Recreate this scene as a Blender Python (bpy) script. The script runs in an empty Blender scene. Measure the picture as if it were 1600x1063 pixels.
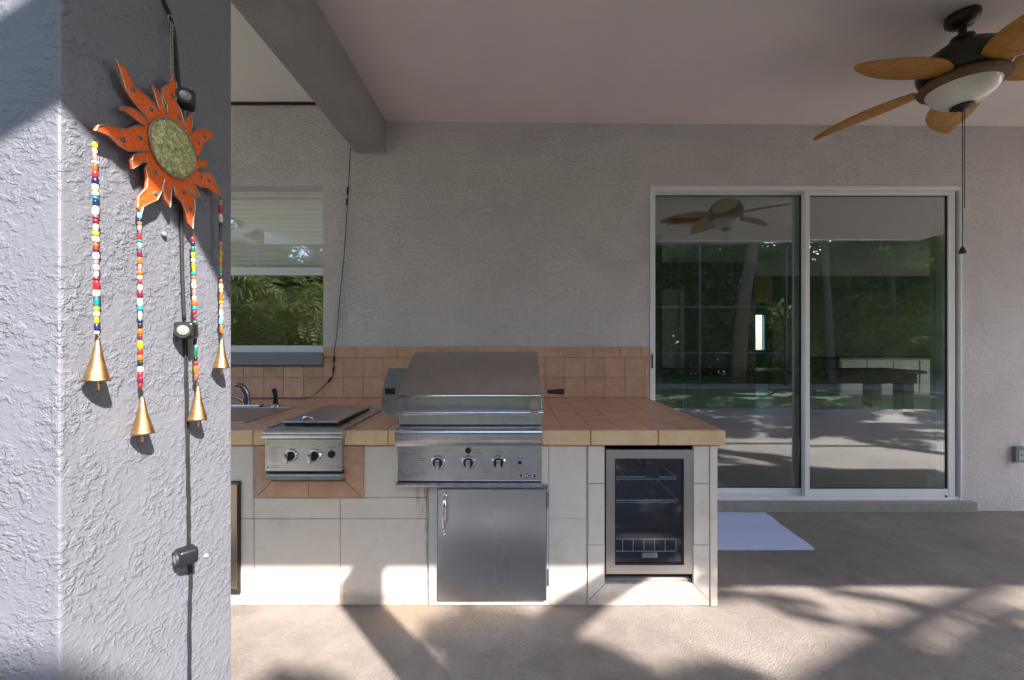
import bpy, bmesh, math, random
from mathutils import Vector, Matrix
from mathutils.geometry import tessellate_polygon
random.seed(7)
S = bpy.context.scene
COL = S.collection
PI = math.pi
# ------------------------------------------------------------------ camera, sky, sun, exposure
F = 640.0            # focal length in pixels of the 1600 px wide photograph
EYE = 1.393
cd = bpy.data.cameras.new('camera'); cam = bpy.data.objects.new('camera', cd); COL.objects.link(cam)
cam.location = (0, 0, EYE); cam.rotation_euler = (PI/2, 0, 0)
cd.sensor_width = 36; cd.lens = 36*F/1600; cd.clip_start = 0.05; cd.clip_end = 500
S.camera = cam
SUN = Vector((-1, 1.07, -1.27)).normalized()
w = bpy.data.worlds.new('World'); S.world = w; w.use_nodes = True
nt = w.node_tree; sky = nt.nodes.new('ShaderNodeTexSky'); sky.sky_type = 'NISHITA'; sky.sun_disc = False
sky.sun_elevation = math.asin(-SUN.z); sky.sun_rotation = math.atan2(-SUN.x, -SUN.y)
bg = nt.nodes['Background']; bg.inputs['Strength'].default_value = 0.15
nt.links.new(sky.outputs[0], bg.inputs[0])
ld = bpy.data.lights.new('sun', 'SUN'); ld.energy = 3.3; ld.angle = math.radians(0.53); ld.color = (1, .94, .87)
lo = bpy.data.objects.new('sun', ld); COL.objects.link(lo); lo.rotation_euler = SUN.to_track_quat('-Z', 'Y').to_euler()
lo.location = (5, -6, 8)
S.view_settings.view_transform = 'Standard'; S.view_settings.look = 'None'
S.view_settings.exposure = 2.25; S.view_settings.gamma = 1; S.view_settings.use_curve_mapping = False
S.render.engine = 'CYCLES'
S.cycles.max_bounces = 10; S.cycles.diffuse_bounces = 6; S.cycles.glossy_bounces = 6; S.cycles.transparent_max_bounces = 16

# ------------------------------------------------------------------ measuring helpers
def X(u, Y): return (u-800)/F*Y
def Z(v, Y): return EYE-(v-531)/F*Y
YW = 3.34            # house wall face
YC = 2.15            # counter front face
CX = 0.73            # column side face stands at x = -CX

def cside(u, v, off=0.0):
    """point on the column's side face (plus stand-off) seen along (u, v)"""
    a = CX-off; y = a*F/(800-u)
    return Vector((-a, y, EYE+(531-v)/F*y))

# ------------------------------------------------------------------ materials
MATS = {}
def newmat(name):
    m = bpy.data.materials.new(name); m.use_nodes = True; MATS[name] = m
    n = m.node_tree.nodes; return m, n, m.node_tree.links, n['Principled BSDF']
def coords(n, l, scale=(1,1,1), obj=True):
    t = n.new('ShaderNodeTexCoord'); mp = n.new('ShaderNodeMapping'); mp.inputs['Scale'].default_value = scale
    l.new(t.outputs['Object'], mp.inputs[0]); return mp.outputs[0]
def noise(n, l, vec, scale, detail=4, rough=.55, dist=0):
    t = n.new('ShaderNodeTexNoise'); t.inputs['Scale'].default_value = scale; t.inputs['Detail'].default_value = detail
    t.inputs['Roughness'].default_value = rough; t.inputs['Distortion'].default_value = dist
    l.new(vec, t.inputs['Vector']); return t.outputs['Fac']
def ramp(n, l, fac, stops):
    r = n.new('ShaderNodeValToRGB'); e = r.color_ramp.elements
    e[0].position, e[0].color = stops[0][0], (*stops[0][1], 1); e[1].position, e[1].color = stops[-1][0], (*stops[-1][1], 1)
    for p, c in stops[1:-1]:
        k = e.new(p); k.color = (*c, 1)
    l.new(fac, r.inputs[0]); return r.outputs[0]
def g(v): return (v, v, v)
def mth(n, l, op, a, b):
    m = n.new('ShaderNodeMath'); m.operation = op
    for i, q in enumerate((a, b)):
        if isinstance(q, (int, float)): m.inputs[i].default_value = q
        else: l.new(q, m.inputs[i])
    return m.outputs[0]
def bump(n, l, b, h, strength, dist):
    k = n.new('ShaderNodeBump'); k.inputs['Strength'].default_value = strength; k.inputs['Distance'].default_value = dist
    l.new(h, k.inputs['Height']); l.new(k.outputs[0], b.inputs['Normal']); return k
def flat(name, col, rough=.5, metal=0, noise_amt=.0, nscale=30, coat=0, bmp=0):
    m, n, l, b = newmat(name)
    b.inputs['Base Color'].default_value = (*col, 1); b.inputs['Roughness'].default_value = rough; b.inputs['Metallic'].default_value = metal
    if coat: b.inputs['Coat Weight'].default_value = coat
    if noise_amt or bmp:
        v = coords(n, l); f = noise(n, l, v, nscale, 5, .6)
        if noise_amt:
            l.new(ramp(n, l, f, [(.3, tuple(c*(1-noise_amt) for c in col)), (.7, tuple(min(1, c*(1+noise_amt)) for c in col))]), b.inputs['Base Color'])
        if bmp: bump(n, l, b, f, .5, bmp)
    return m

def stucco(name, col, scale, strength, dist, th=.47, w2a=.4, amin=.15, rough=.75, fine=1.0):
    m, n, l, b = newmat(name); v = coords(n, l)
    wv = noise(n, l, coords(n, l, (1, 1, 1.35)), scale, 4, .52, .35)
    plateau = ramp(n, l, wv, [(th, g(0)), (th+.06, g(.85)), (th+.15, g(1))])
    w2 = noise(n, l, v, scale*2.4, 3, .5, .5)
    p2 = ramp(n, l, w2, [(.50, g(0)), (.57, g(1))])
    fi = noise(n, l, v, 210, 3, .6)
    big = noise(n, l, v, scale*.2, 2, .5)
    amp = ramp(n, l, big, [(.38, g(amin)), (.60, g(1))])
    h = mth(n, l, 'ADD', mth(n, l, 'MULTIPLY', mth(n, l, 'ADD', mth(n, l, 'MULTIPLY', plateau, .7), mth(n, l, 'MULTIPLY', p2, w2a)), amp), mth(n, l, 'MULTIPLY', fi, .07*fine))
    bump(n, l, b, h, strength, dist)
    vary = noise(n, l, v, 1.6, 5, .6)
    l.new(ramp(n, l, vary, [(.3, tuple(c*.93 for c in col)), (.7, tuple(c*1.05 for c in col))]), b.inputs['Base Color'])
    b.inputs['Roughness'].default_value = rough
    return m
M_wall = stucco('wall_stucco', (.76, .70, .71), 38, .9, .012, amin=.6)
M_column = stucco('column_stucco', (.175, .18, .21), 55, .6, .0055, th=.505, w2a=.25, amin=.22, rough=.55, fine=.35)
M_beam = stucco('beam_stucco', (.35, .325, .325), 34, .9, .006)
M_ceiling = flat('ceiling_paint', (.73, .655, .645), .8, noise_amt=.045, nscale=2.2, bmp=.001)
M_ceiling2 = flat('white_ceiling_paint', (.84, .81, .77), .8, noise_amt=.02, nscale=1.5)
M_sill = stucco('sill_stucco', (.22, .235, .26), 40, .5, .003)

def deck_mat():
    m, n, l, b = newmat('deck_concrete'); v = coords(n, l)
    f = noise(n, l, v, 150, 3, .55, .3); f2 = noise(n, l, v, 300, 2, .5)
    kd = ramp(n, l, f, [(.42, g(0)), (.58, g(1))])
    bump(n, l, b, mth(n, l, 'ADD', kd, mth(n, l, 'MULTIPLY', f2, .4)), 1, .003)
    a = noise(n, l, v, 1.3, 6, .65, .4)
    c1 = ramp(n, l, a, [(.28, (.225, .185, .160)), (.5, (.30, .25, .22)), (.72, (.36, .305, .268))])
    s = noise(n, l, v, 7, 6, .7, .6)
    c2 = ramp(n, l, s, [(.35, g(.82)), (.6, g(1)), (.8, g(1.08))])
    mx = n.new('ShaderNodeMix'); mx.data_type = 'RGBA'; mx.blend_type = 'MULTIPLY'; mx.inputs[0].default_value = 1
    l.new(c1, mx.inputs[6]); l.new(c2, mx.inputs[7])
    # rust and grease stain on the concrete in front of the grill
    sep = n.new('ShaderNodeSeparateXYZ'); l.new(v, sep.inputs[0])
    dx = mth(n, l, 'DIVIDE', mth(n, l, 'SUBTRACT', sep.outputs[0], -.30), .48); dy = mth(n, l, 'DIVIDE', mth(n, l, 'SUBTRACT', sep.outputs[1], 2.08), .2)
    d = mth(n, l, 'ADD', mth(n, l, 'MULTIPLY', dx, dx), mth(n, l, 'MULTIPLY', dy, dy))
    d = mth(n, l, 'ADD', d, mth(n, l, 'MULTIPLY', mth(n, l, 'SUBTRACT', s, .5), 2.4))
    mask = ramp(n, l, d, [(.2, g(1)), (1.1, g(0))])
    mx2 = n.new('ShaderNodeMix'); mx2.data_type = 'RGBA'; l.new(mth(n, l, 'MULTIPLY', mask, .6), mx2.inputs[0])
    l.new(mx.outputs[2], mx2.inputs[6]); mx2.inputs[7].default_value = (.34, .24, .15, 1)
    sp = n.new('ShaderNodeTexVoronoi'); sp.inputs['Scale'].default_value = 26; l.new(v, sp.inputs['Vector'])
    spm = ramp(n, l, sp.outputs['Distance'], [(.035, g(1)), (.07, g(0))])
    mx3 = n.new('ShaderNodeMix'); mx3.data_type = 'RGBA'; l.new(mth(n, l, 'MULTIPLY', spm, mth(n, l, 'MULTIPLY', mask, .8)), mx3.inputs[0])
    l.new(mx2.outputs[2], mx3.inputs[6]); mx3.inputs[7].default_value = (.62, .56, .48, 1)
    ck = n.new('ShaderNodeTexVoronoi'); ck.feature = 'DISTANCE_TO_EDGE'; ck.inputs['Scale'].default_value = .55
    wob = n.new('ShaderNodeVectorMath'); wob.operation = 'ADD'; l.new(v, wob.inputs[0])
    wn = n.new('ShaderNodeTexNoise'); wn.inputs['Scale'].default_value = 3.5; wn.inputs['Detail'].default_value = 5; l.new(v, wn.inputs['Vector'])
    ws = n.new('ShaderNodeVectorMath'); ws.operation = 'SCALE'; ws.inputs['Scale'].default_value = .25; l.new(wn.outputs['Color'], ws.inputs[0]); l.new(ws.outputs[0], wob.inputs[1]); l.new(wob.outputs[0], ck.inputs['Vector'])
    ckm = ramp(n, l, ck.outputs['Distance'], [(.0008, g(1)), (.0022, g(0))])
    mx4 = n.new('ShaderNodeMix'); mx4.data_type = 'RGBA'; l.new(mth(n, l, 'MULTIPLY', ckm, .28), mx4.inputs[0]); l.new(mx3.outputs[2], mx4.inputs[6]); mx4.inputs[7].default_value = (.10, .08, .065, 1)
    l.new(mx4.outputs[2], b.inputs['Base Color']); b.inputs['Roughness'].default_value = .6
    return m
M_deck = deck_mat()
M_curb = flat('threshold_concrete', (.30, .275, .26), .8, noise_amt=.12, nscale=25, bmp=.002)

def tile_mat(name, c0, c1, rough, jitter=.12, scale=9, stain=0):
    m, n, l, b = newmat(name); v = coords(n, l)
    oi = n.new('ShaderNodeObjectInfo')
    ad = n.new('ShaderNodeVectorMath'); ad.operation = 'ADD'; cm = n.new('ShaderNodeCombineXYZ')
    r = mth(n, l, 'MULTIPLY', oi.outputs['Random'], 37.0)
    for i in range(3): l.new(r, cm.inputs[i])
    l.new(v, ad.inputs[0]); l.new(cm.outputs[0], ad.inputs[1])
    f = noise(n, l, ad.outputs[0], scale, 6, .65, .5)
    f2 = noise(n, l, ad.outputs[0], scale*6, 3, .6)
    ff = mth(n, l, 'ADD', mth(n, l, 'MULTIPLY', f, .8), mth(n, l, 'MULTIPLY', f2, .2))
    c = ramp(n, l, ff, [(.32, c0), (.68, c1)])
    hs = n.new('ShaderNodeHueSaturation'); l.new(c, hs.inputs['Color'])
    l.new(mth(n, l, 'ADD', mth(n, l, 'MULTIPLY', oi.outputs['Random'], 2*jitter), 1-jitter), hs.inputs['Value'])
    l.new(hs.outputs[0], b.inputs['Base Color'])
    b.inputs['Roughness'].default_value = rough
    bump(n, l, b, ff, .12, .0010)
    return m
M_terra = tile_mat('terracotta_tile', (.54, .29, .185), (.68, .43, .31), .4, .09)
M_terratop = tile_mat('counter_terracotta_tile', (.56, .275, .16), (.66, .385, .25), .34, .06)
M_apron = tile_mat('yellow_edge_tile', (.78, .46, .20), (.86, .66, .44), .4, .05, 7)
def rust(m, strength, wx):
    n = m.node_tree.nodes; l = m.node_tree.links; b = n['Principled BSDF']
    src = b.inputs['Base Color'].links[0].from_socket
    ge = n.new('ShaderNodeNewGeometry'); sep = n.new('ShaderNodeSeparateXYZ'); l.new(ge.outputs['Position'], sep.inputs[0])
    mp = n.new('ShaderNodeMapping'); mp.inputs['Scale'].default_value = (60, 1, 4); l.new(ge.outputs['Position'], mp.inputs[0])
    f = noise(n, l, mp.outputs[0], 1.6, 4, .6)
    dx = mth(n, l, 'ABSOLUTE', mth(n, l, 'SUBTRACT', sep.outputs[0], X(664, YC)), 0)
    mx_ = ramp(n, l, mth(n, l, 'DIVIDE', dx, wx), [(0, g(1)), (1, g(0))])
    mz_ = ramp(n, l, sep.outputs[2], [(.18, g(0)), (.30, g(.35)), (.62, g(1)), (.66, g(0))])
    k = mth(n, l, 'MULTIPLY', mth(n, l, 'MULTIPLY', mx_, mz_), ramp(n, l, f, [(.45, g(0)), (.62, g(1))]))
    mix = n.new('ShaderNodeMix'); mix.data_type = 'RGBA'; l.new(mth(n, l, 'MULTIPLY', k, strength), mix.inputs[0]); l.new(src, mix.inputs[6]); mix.inputs[7].default_value = (.10, .05, .025, 1)
    l.new(mix.outputs[2], b.inputs['Base Color'])
M_front = tile_mat('cream_wall_tile', (.71, .635, .555), (.79, .725, .65), .45, .03, 3)
rust(M_front, .55, .09)
def grime(m):
    n = m.node_tree.nodes; l = m.node_tree.links; b = n['Principled BSDF']; src = b.inputs['Base Color'].links[0].from_socket
    ge = n.new('ShaderNodeNewGeometry'); sep = n.new('ShaderNodeSeparateXYZ'); l.new(ge.outputs['Position'], sep.inputs[0])
    f = noise(n, l, ge.outputs['Position'], 9, 6, .7, .4); f2 = noise(n, l, ge.outputs['Position'], 2.2, 5, .6)
    low = ramp(n, l, mth(n, l, 'ADD', sep.outputs[2], mth(n, l, 'MULTIPLY', f, -.10)), [(-.0, g(1)), (.035, g(0))])
    k = mth(n, l, 'ADD', mth(n, l, 'MULTIPLY', low, .55), ramp(n, l, mth(n, l, 'MULTIPLY', f, f2), [(.30, g(0)), (.42, g(.22))]))
    mix = n.new('ShaderNodeMix'); mix.data_type = 'RGBA'; l.new(k, mix.inputs[0]); l.new(src, mix.inputs[6]); mix.inputs[7].default_value = (.33, .25, .19, 1)
    l.new(mix.outputs[2], b.inputs['Base Color'])
grime(M_front)
M_grout = flat('grout', (.34, .22, .17), .9, noise_amt=.2, nscale=60)
M_groutc = flat('cream_grout', (.46, .38, .33), .9, noise_amt=.3, nscale=12)
rust(M_groutc, 1.6, .12)

def steel(name, base=(.64, .66, .69), r0=.23, r1=.29, axis='x', dirt=.0, wav=0.0):
    m, n, l, b = newmat(name)
    sc = {'x': (2, 200, 200), 'z': (200, 200, 2)}[axis]
    f = noise(n, l, coords(n, l, sc), 2.0, 3, .6)
    big = noise(n, l, coords(n, l, (3, 3, 1) if axis == 'z' else (1, 3, 3)), 2.2, 3, .5)
    l.new(ramp(n, l, mth(n, l, 'ADD', mth(n, l, 'MULTIPLY', f, .18), mth(n, l, 'MULTIPLY', big, .82)), [(.3, g(r0)), (.7, g(r1))]), b.inputs['Roughness'])
    sp = noise(n, l, coords(n, l), 14, 7, .75)
    l.new(ramp(n, l, sp, [(.3, tuple(c*(1-dirt) for c in base)), (.55, base)]), b.inputs['Base Color'])
    b.inputs['Metallic'].default_value = 1; b.inputs['Anisotropic'].default_value = .5
    h = mth(n, l, 'MULTIPLY', big, wav)
    bump(n, l, b, h, .16, .0010)
    return m
M_steel = steel('brushed_steel', dirt=.2)
M_steelhood = steel('hood_steel', (.60, .585, .58), .30, .36, 'x', .12)
M_steeldoor = steel('door_steel', (.60, .64, .71), .27, .29, 'z', .04, 1.2)  # bluish base colour stands in for the blue sky reflected in the steel
M_chrome = flat('chrome', (.75, .75, .76), .1, 1)
M_darkchrome = flat('dark_chrome', (.35, .37, .40), .2, 1)
M_black = flat('black_plastic', (.012, .012, .013), .35)
M_blackrubber = flat('black_rubber', (.02, .02, .022), .55)
M_dark = flat('dark_recess', (.02, .02, .02), .7)
M_print = flat('dark_print', (.10, .10, .11), .6)
M_white = flat('white_aluminium', (.80, .81, .82), .35, noise_amt=.03, nscale=5)
M_whitedull = flat('grey_green_aluminium', (.42, .47, .47), .4, noise_amt=.04, nscale=5)
M_seal = flat('black_seal', (.02, .02, .02), .5)
M_bronze = flat('bronze_metal', (.03, .024, .02), .35, .3)
M_bronzecage = flat('cage_bronze', (.06, .05, .045), .5)
M_brass = flat('brass', (.58, .35, .16), .42, 1, noise_amt=.3, nscale=60, bmp=.001)
M_mat = flat('blue_white_cloth', (.52, .59, .86), .95, noise_amt=.10, nscale=150, bmp=.004)
M_outlet = flat('grey_outlet', (.16, .18, .2), .5)
M_darkwood = flat('dark_wood', (.07, .038, .022), .45, noise_amt=.35, nscale=8)
M_iwall = flat('interior_grey_wall', (.20, .195, .18), .8)
M_igreen = flat('interior_green_wall', (.10, .125, .10), .8)
M_iolive = flat('interior_olive_wall', (.30, .23, .12), .8)
M_iteal = flat('interior_teal_wall', (.25, .5, .42), .8)
M_iceil = flat('interior_ceiling', (.78, .77, .76), .8)
M_ifloor = flat('interior_floor', (.30, .26, .22), .45, noise_amt=.1, nscale=6)
M_cab = flat('cabinet_white', (.55, .55, .53), .5)
M_blind = flat('cellular_shade_fabric', (.9, .9, .88), .8)
M_led = flat('lamp_lens', (.25, .25, .24), .15, coat=.5)
M_bowl = flat('alabaster_glass', (.70, .68, .61), .3, noise_amt=.12, nscale=9, coat=.3)
M_rope = None
def rope():
    m, n, l, b = newmat('woven_rattan'); t = n.new('ShaderNodeTexWave'); t.inputs['Scale'].default_value = 60; t.inputs['Distortion'].default_value = 6
    t.inputs['Detail'].default_value = 3; l.new(coords(n, l), t.inputs['Vector'])
    l.new(ramp(n, l, t.outputs['Fac'], [(.2, (.07, .035, .02)), (.8, (.28, .15, .08))]), b.inputs['Base Color'])
    bump(n, l, b, t.outputs['Fac'], .8, .004); b.inputs['Roughness'].default_value = .7; return m
M_rope = rope()
def blade_mat():
    m, n, l, b = newmat('woven_blade'); v = coords(n, l)
    a = n.new('ShaderNodeTexWave'); a.inputs['Scale'].default_value = 34; a.bands_direction = 'X'; l.new(v, a.inputs['Vector'])
    c = n.new('ShaderNodeTexWave'); c.inputs['Scale'].default_value = 60; c.bands_direction = 'Y'; c.inputs['Distortion'].default_value = 1; l.new(v, c.inputs['Vector'])
    h = mth(n, l, 'MULTIPLY', a.outputs['Fac'], c.outputs['Fac'])
    mixd = mth(n, l, 'ADD', mth(n, l, 'MULTIPLY', h, .6), mth(n, l, 'MULTIPLY', noise(n, l, v, 20, 4), .5))
    l.new(ramp(n, l, mixd, [(.2, (.22, .085, .010)), (.7, (.70, .33, .045))]), b.inputs['Base Color'])
    bump(n, l, b, h, .6, .002); b.inputs['Roughness'].default_value = .5; return m
M_blade = blade_mat()
def glass(name, tint, refl, rough=0.0):
    m = bpy.data.materials.new(name); m.use_nodes = True; n = m.node_tree.nodes; l = m.node_tree.links
    n.remove(n['Principled BSDF'])
    tr = n.new('ShaderNodeBsdfTransparent'); tr.inputs[0].default_value = (*tint, 1)
    gl = n.new('ShaderNodeBsdfGlossy'); gl.inputs['Roughness'].default_value = rough; gl.inputs['Color'].default_value = (.97, .97, 1, 1)
    fr = n.new('ShaderNodeLayerWeight'); fr.inputs[0].default_value = .5
    fac = mth(n, l, 'ADD', mth(n, l, 'MULTIPLY', mth(n, l, 'POWER', fr.outputs['Facing'], 4.0), 1-refl), refl)
    mx = n.new('ShaderNodeMixShader'); l.new(fac, mx.inputs[0]); l.new(tr.outputs[0], mx.inputs[1]); l.new(gl.outputs[0], mx.inputs[2])
    l.new(mx.outputs[0], n['Material Output'].inputs[0]); return m
M_glass = glass('door_glass', (.86, .91, .89), .155)
M_wglass = glass('window_glass', (.99, 1, .99), .115)
M_fglass = glass('fridge_glass', (.72, .78, .85), .07)
def leaf_mat(name, a, b_, trans=.25):
    m, n, l, b = newmat(name); f = noise(n, l, coords(n, l), 2.2, 4, .7)
    c = ramp(n, l, f, [(.3, a), (.7, b_)]); l.new(c, b.inputs['Base Color']); b.inputs['Roughness'].default_value = .62
    tb = n.new('ShaderNodeBsdfTranslucent'); l.new(c, tb.inputs[0])
    mx = n.new('ShaderNodeMixShader'); mx.inputs[0].default_value = trans
    l.new(b.outputs[0], mx.inputs[1]); l.new(tb.outputs[0], mx.inputs[2]); l.new(mx.outputs[0], n['Material Output'].inputs[0]); return m
M_leafd = leaf_mat('leaf_dark', (.03, .06, .018), (.07, .12, .03))
M_leafl = leaf_mat('leaf_light', (.07, .12, .025), (.20, .27, .05), .5)
M_frond = leaf_mat('frond_green', (.09, .14, .03), (.30, .34, .08), .5)
M_bark = flat('bark', (.13, .10, .075), .9, noise_amt=.3, nscale=20, bmp=.01)
M_lawn = flat('lawn_grass', (.06, .10, .025), .9, noise_amt=.3, nscale=4)
M_orange = None
def orange():
    m, n, l, b = newmat('orange_glass_grit'); f = noise(n, l, coords(n, l), 420, 3, .7)
    l.new(ramp(n, l, f, [(.3, (.55, .05, .004)), (.55, (.92, .14, .012)), (.7, (1, .32, .09))]), b.inputs['Base Color'])
    bump(n, l, b, f, .8, .002); b.inputs['Roughness'].default_value = .35; return m
M_orange = orange()
def disc():
    m, n, l, b = newmat('green_crushed_glass'); v = n.new('ShaderNodeTexVoronoi'); v.inputs['Scale'].default_value = 190; l.new(coords(n, l), v.inputs['Vector'])
    l.new(ramp(n, l, v.outputs['Color'], [(.1, (.22, .24, .09)), (.5, (.44, .43, .18)), (.9, (.72, .68, .38))]), b.inputs['Base Color'])
    bump(n, l, b, v.outputs['Distance'], 1, .003); b.inputs['Roughness'].default_value = .2; return m
M_disc = disc()
M_tin = flat('twisted_tin_wire', (.42, .38, .33), .4, .8)
M_tealgem = flat('teal_gem', (.02, .14, .16), .15, coat=.5)

# ------------------------------------------------------------------ mesh helpers
def mesh_obj(name, bm, mat, parent=None, smooth=False, auto=None):
    me = bpy.data.meshes.new(name); bmesh.ops.recalc_face_normals(bm, faces=bm.faces[:]); bm.to_mesh(me); bm.free()
    me.materials.append(mat)
    if smooth or auto:
        for p in me.polygons: p.use_smooth = True
        if auto: me.set_sharp_from_angle(angle=math.radians(auto))
    o = bpy.data.objects.new(name, me); COL.objects.link(o)
    if parent:
        o.parent = parent; o.location = -parent.location if parent.type == 'EMPTY' else (0, 0, 0)
    return o
def thing(name, label, cat, loc=(0, 0, 0), group=None):
    o = bpy.data.objects.new(name, None); COL.objects.link(o); o.location = loc; o.empty_display_size = .1
    o['label'] = label; o['category'] = cat
    if group: o['group'] = group
    return o
def tag(o, label, cat, group=None, kind=None):
    if label: o['label'] = label
    if cat: o['category'] = cat
    if group: o['group'] = group
    if kind: o['kind'] = kind
    return o
def inst(src, parent, loc):
    o = src.copy(); COL.objects.link(o); o.parent = parent; o.location = loc; return o
def B(): return bmesh.new()
def box(bm, x0, x1, y0, y1, z0, z1, bev=0, seg=2, mtx=None):
    r = bmesh.ops.create_cube(bm, size=1)['verts']
    for v in r: v.co = Vector(((x0+x1)/2+v.co.x*(x1-x0), (y0+y1)/2+v.co.y*(y1-y0), (z0+z1)/2+v.co.z*(z1-z0)))
    if bev:
        ed = list({e for v in r for e in v.link_edges})
        q = bmesh.ops.bevel(bm, geom=ed, offset=bev, segments=seg, affect='EDGES', profile=.6)
        r = list(set(q['verts']) | set(x for x in r if x.is_valid))
    if mtx:
        for v in r: v.co = mtx @ v.co
    return bm
def cyl(bm, a, b, r0, r1=None, n=16, cap=True):
    a = Vector(a); b = Vector(b); r1 = r0 if r1 is None else r1
    q = (b-a).to_track_quat('Z', 'Y').to_matrix()
    ra = [bm.verts.new(a+q @ Vector((math.cos(t)*r0, math.sin(t)*r0, 0))) for t in [2*PI*i/n for i in range(n)]]
    rb = [bm.verts.new(b+q @ Vector((math.cos(t)*r1, math.sin(t)*r1, 0))) for t in [2*PI*i/n for i in range(n)]]
    for i in range(n): bm.faces.new((ra[i], ra[(i+1) % n], rb[(i+1) % n], rb[i]))
    if cap: bm.faces.new(ra[::-1]); bm.faces.new(rb)
    return bm
def tube(bm, pts, r, n=8):
    pts = [Vector(p) for p in pts]; rings = []
    rr = r if isinstance(r, (list, tuple)) else [r]*len(pts)
    prev = None
    for i, p in enumerate(pts):
        d = (pts[min(i+1, len(pts)-1)]-pts[max(i-1, 0)]).normalized()
        if prev is None:
            u = d.orthogonal().normalized()
        else:
            u = (prev-d*prev.dot(d)).normalized()
        prev = u; w_ = d.cross(u)
        rings.append([bm.verts.new(p+(u*math.cos(t)+w_*math.sin(t))*rr[i]) for t in [2*PI*k/n for k in range(n)]])
    for a, b in zip(rings, rings[1:]):
        for k in range(n): bm.faces.new((a[k], a[(k+1) % n], b[(k+1) % n], b[k]))
    bm.faces.new(rings[0][::-1]); bm.faces.new(rings[-1]); return bm
def smooth_path(pts, sub=6):
    pts = [Vector(p) for p in pts]; out = []
    for i in range(len(pts)-1):
        p0 = pts[max(i-1, 0)]; p1 = pts[i]; p2 = pts[i+1]; p3 = pts[min(i+2, len(pts)-1)]
        for k in range(sub):
            t = k/sub
            out.append(.5*((2*p1)+(p2-p0)*t+(2*p0-5*p1+4*p2-p3)*t*t+(3*p1-p0-3*p2+p3)*t**3))
    out.append(pts[-1]); return out
def lathe(bm, prof, c=(0, 0, 0), n=32, axis='z'):
    c = Vector(c); rings = []
    for r, h in prof:
        ring = []
        for k in range(n):
            t = 2*PI*k/n
            if axis == 'z': p = Vector((r*math.cos(t), r*math.sin(t), h))
            elif axis == 'y': p = Vector((r*math.cos(t), h, r*math.sin(t)))
            else: p = Vector((h, r*math.cos(t), r*math.sin(t)))
            ring.append(bm.verts.new(c+p))
        rings.append(ring)
    for a, b in zip(rings, rings[1:]):
        for k in range(n): bm.faces.new((a[k], a[(k+1) % n], b[(k+1) % n], b[k]))
    if prof[0][0] > 1e-5: bm.faces.new(rings[0][::-1])
    if prof[-1][0] > 1e-5: bm.faces.new(rings[-1])
    bmesh.ops.remove_doubles(bm, verts=bm.verts[:], dist=1e-6)
    return bm
def extrude_profile_x(bm, prof, x0, x1):
    """closed (y, z) outline extruded along x"""
    a = [bm.verts.new((x0, y, z)) for y, z in prof]; b = [bm.verts.new((x1, y, z)) for y, z in prof]; n = len(prof)
    for i in range(n): bm.faces.new((a[i], a[(i+1) % n], b[(i+1) % n], b[i]))
    bm.faces.new(a[::-1]); bm.faces.new(b); return bm
def poly_prism(bm, pts, off):
    """outline points extruded by the vector off"""
    off = Vector(off); a = [bm.verts.new(Vector(p)) for p in pts]; b = [bm.verts.new(Vector(p)+off) for p in pts]; n = len(pts)
    for i in range(n): bm.faces.new((a[i], a[(i+1) % n], b[(i+1) % n], b[i]))
    for t in tessellate_polygon([[Vector(p) for p in pts]]):
        for q_ in (a, b):
            try: bm.faces.new([q_[i] for i in t])
            except ValueError: pass
    return bm
def frame_box(bm, x0, x1, z0, z1, y0, y1, l, r, b, t, bev=0):
    box(bm, x0, x0+l, y0, y1, z0, z1, bev); box(bm, x1-r, x1, y0, y1, z0, z1, bev)
    box(bm, x0+l, x1-r, y0+.0015, y1-.0015, z0, z0+b, bev); box(bm, x0+l, x1-r, y0+.0015, y1-.0015, z1-t, z1, bev); return bm
def cells(bm, xs, zs, y0, y1, hole):
    """slab of grid cells in x and z, without the cells for which hole() is true; inner faces removed"""
    V = {}
    def gv(x, y, z):
        k = (round(x, 4), round(y, 4), round(z, 4))
        if k not in V: V[k] = bm.verts.new((x, y, z))
        return V[k]
    Fc = {}
    for i in range(len(xs)-1):
        for j in range(len(zs)-1):
            if hole((xs[i]+xs[i+1])/2, (zs[j]+zs[j+1])/2): continue
            x = (xs[i], xs[i+1]); z = (zs[j], zs[j+1]); y = (y0, y1)
            q = lambda a, b, c: gv(x[a], y[b], z[c])
            for f in (((0,0,0),(1,0,0),(1,0,1),(0,0,1)), ((0,1,0),(0,1,1),(1,1,1),(1,1,0)), ((0,0,0),(0,0,1),(0,1,1),(0,1,0)),
                      ((1,0,0),(1,1,0),(1,1,1),(1,0,1)), ((0,0,0),(0,1,0),(1,1,0),(1,0,0)), ((0,0,1),(1,0,1),(1,1,1),(0,1,1))):
                vs = [q(*t) for t in f]; k = frozenset(vs)
                if k in Fc: Fc[k] = None
                else: Fc[k] = vs
    for vs in Fc.values():
        if vs: bm.faces.new(vs)
    return bm

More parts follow.
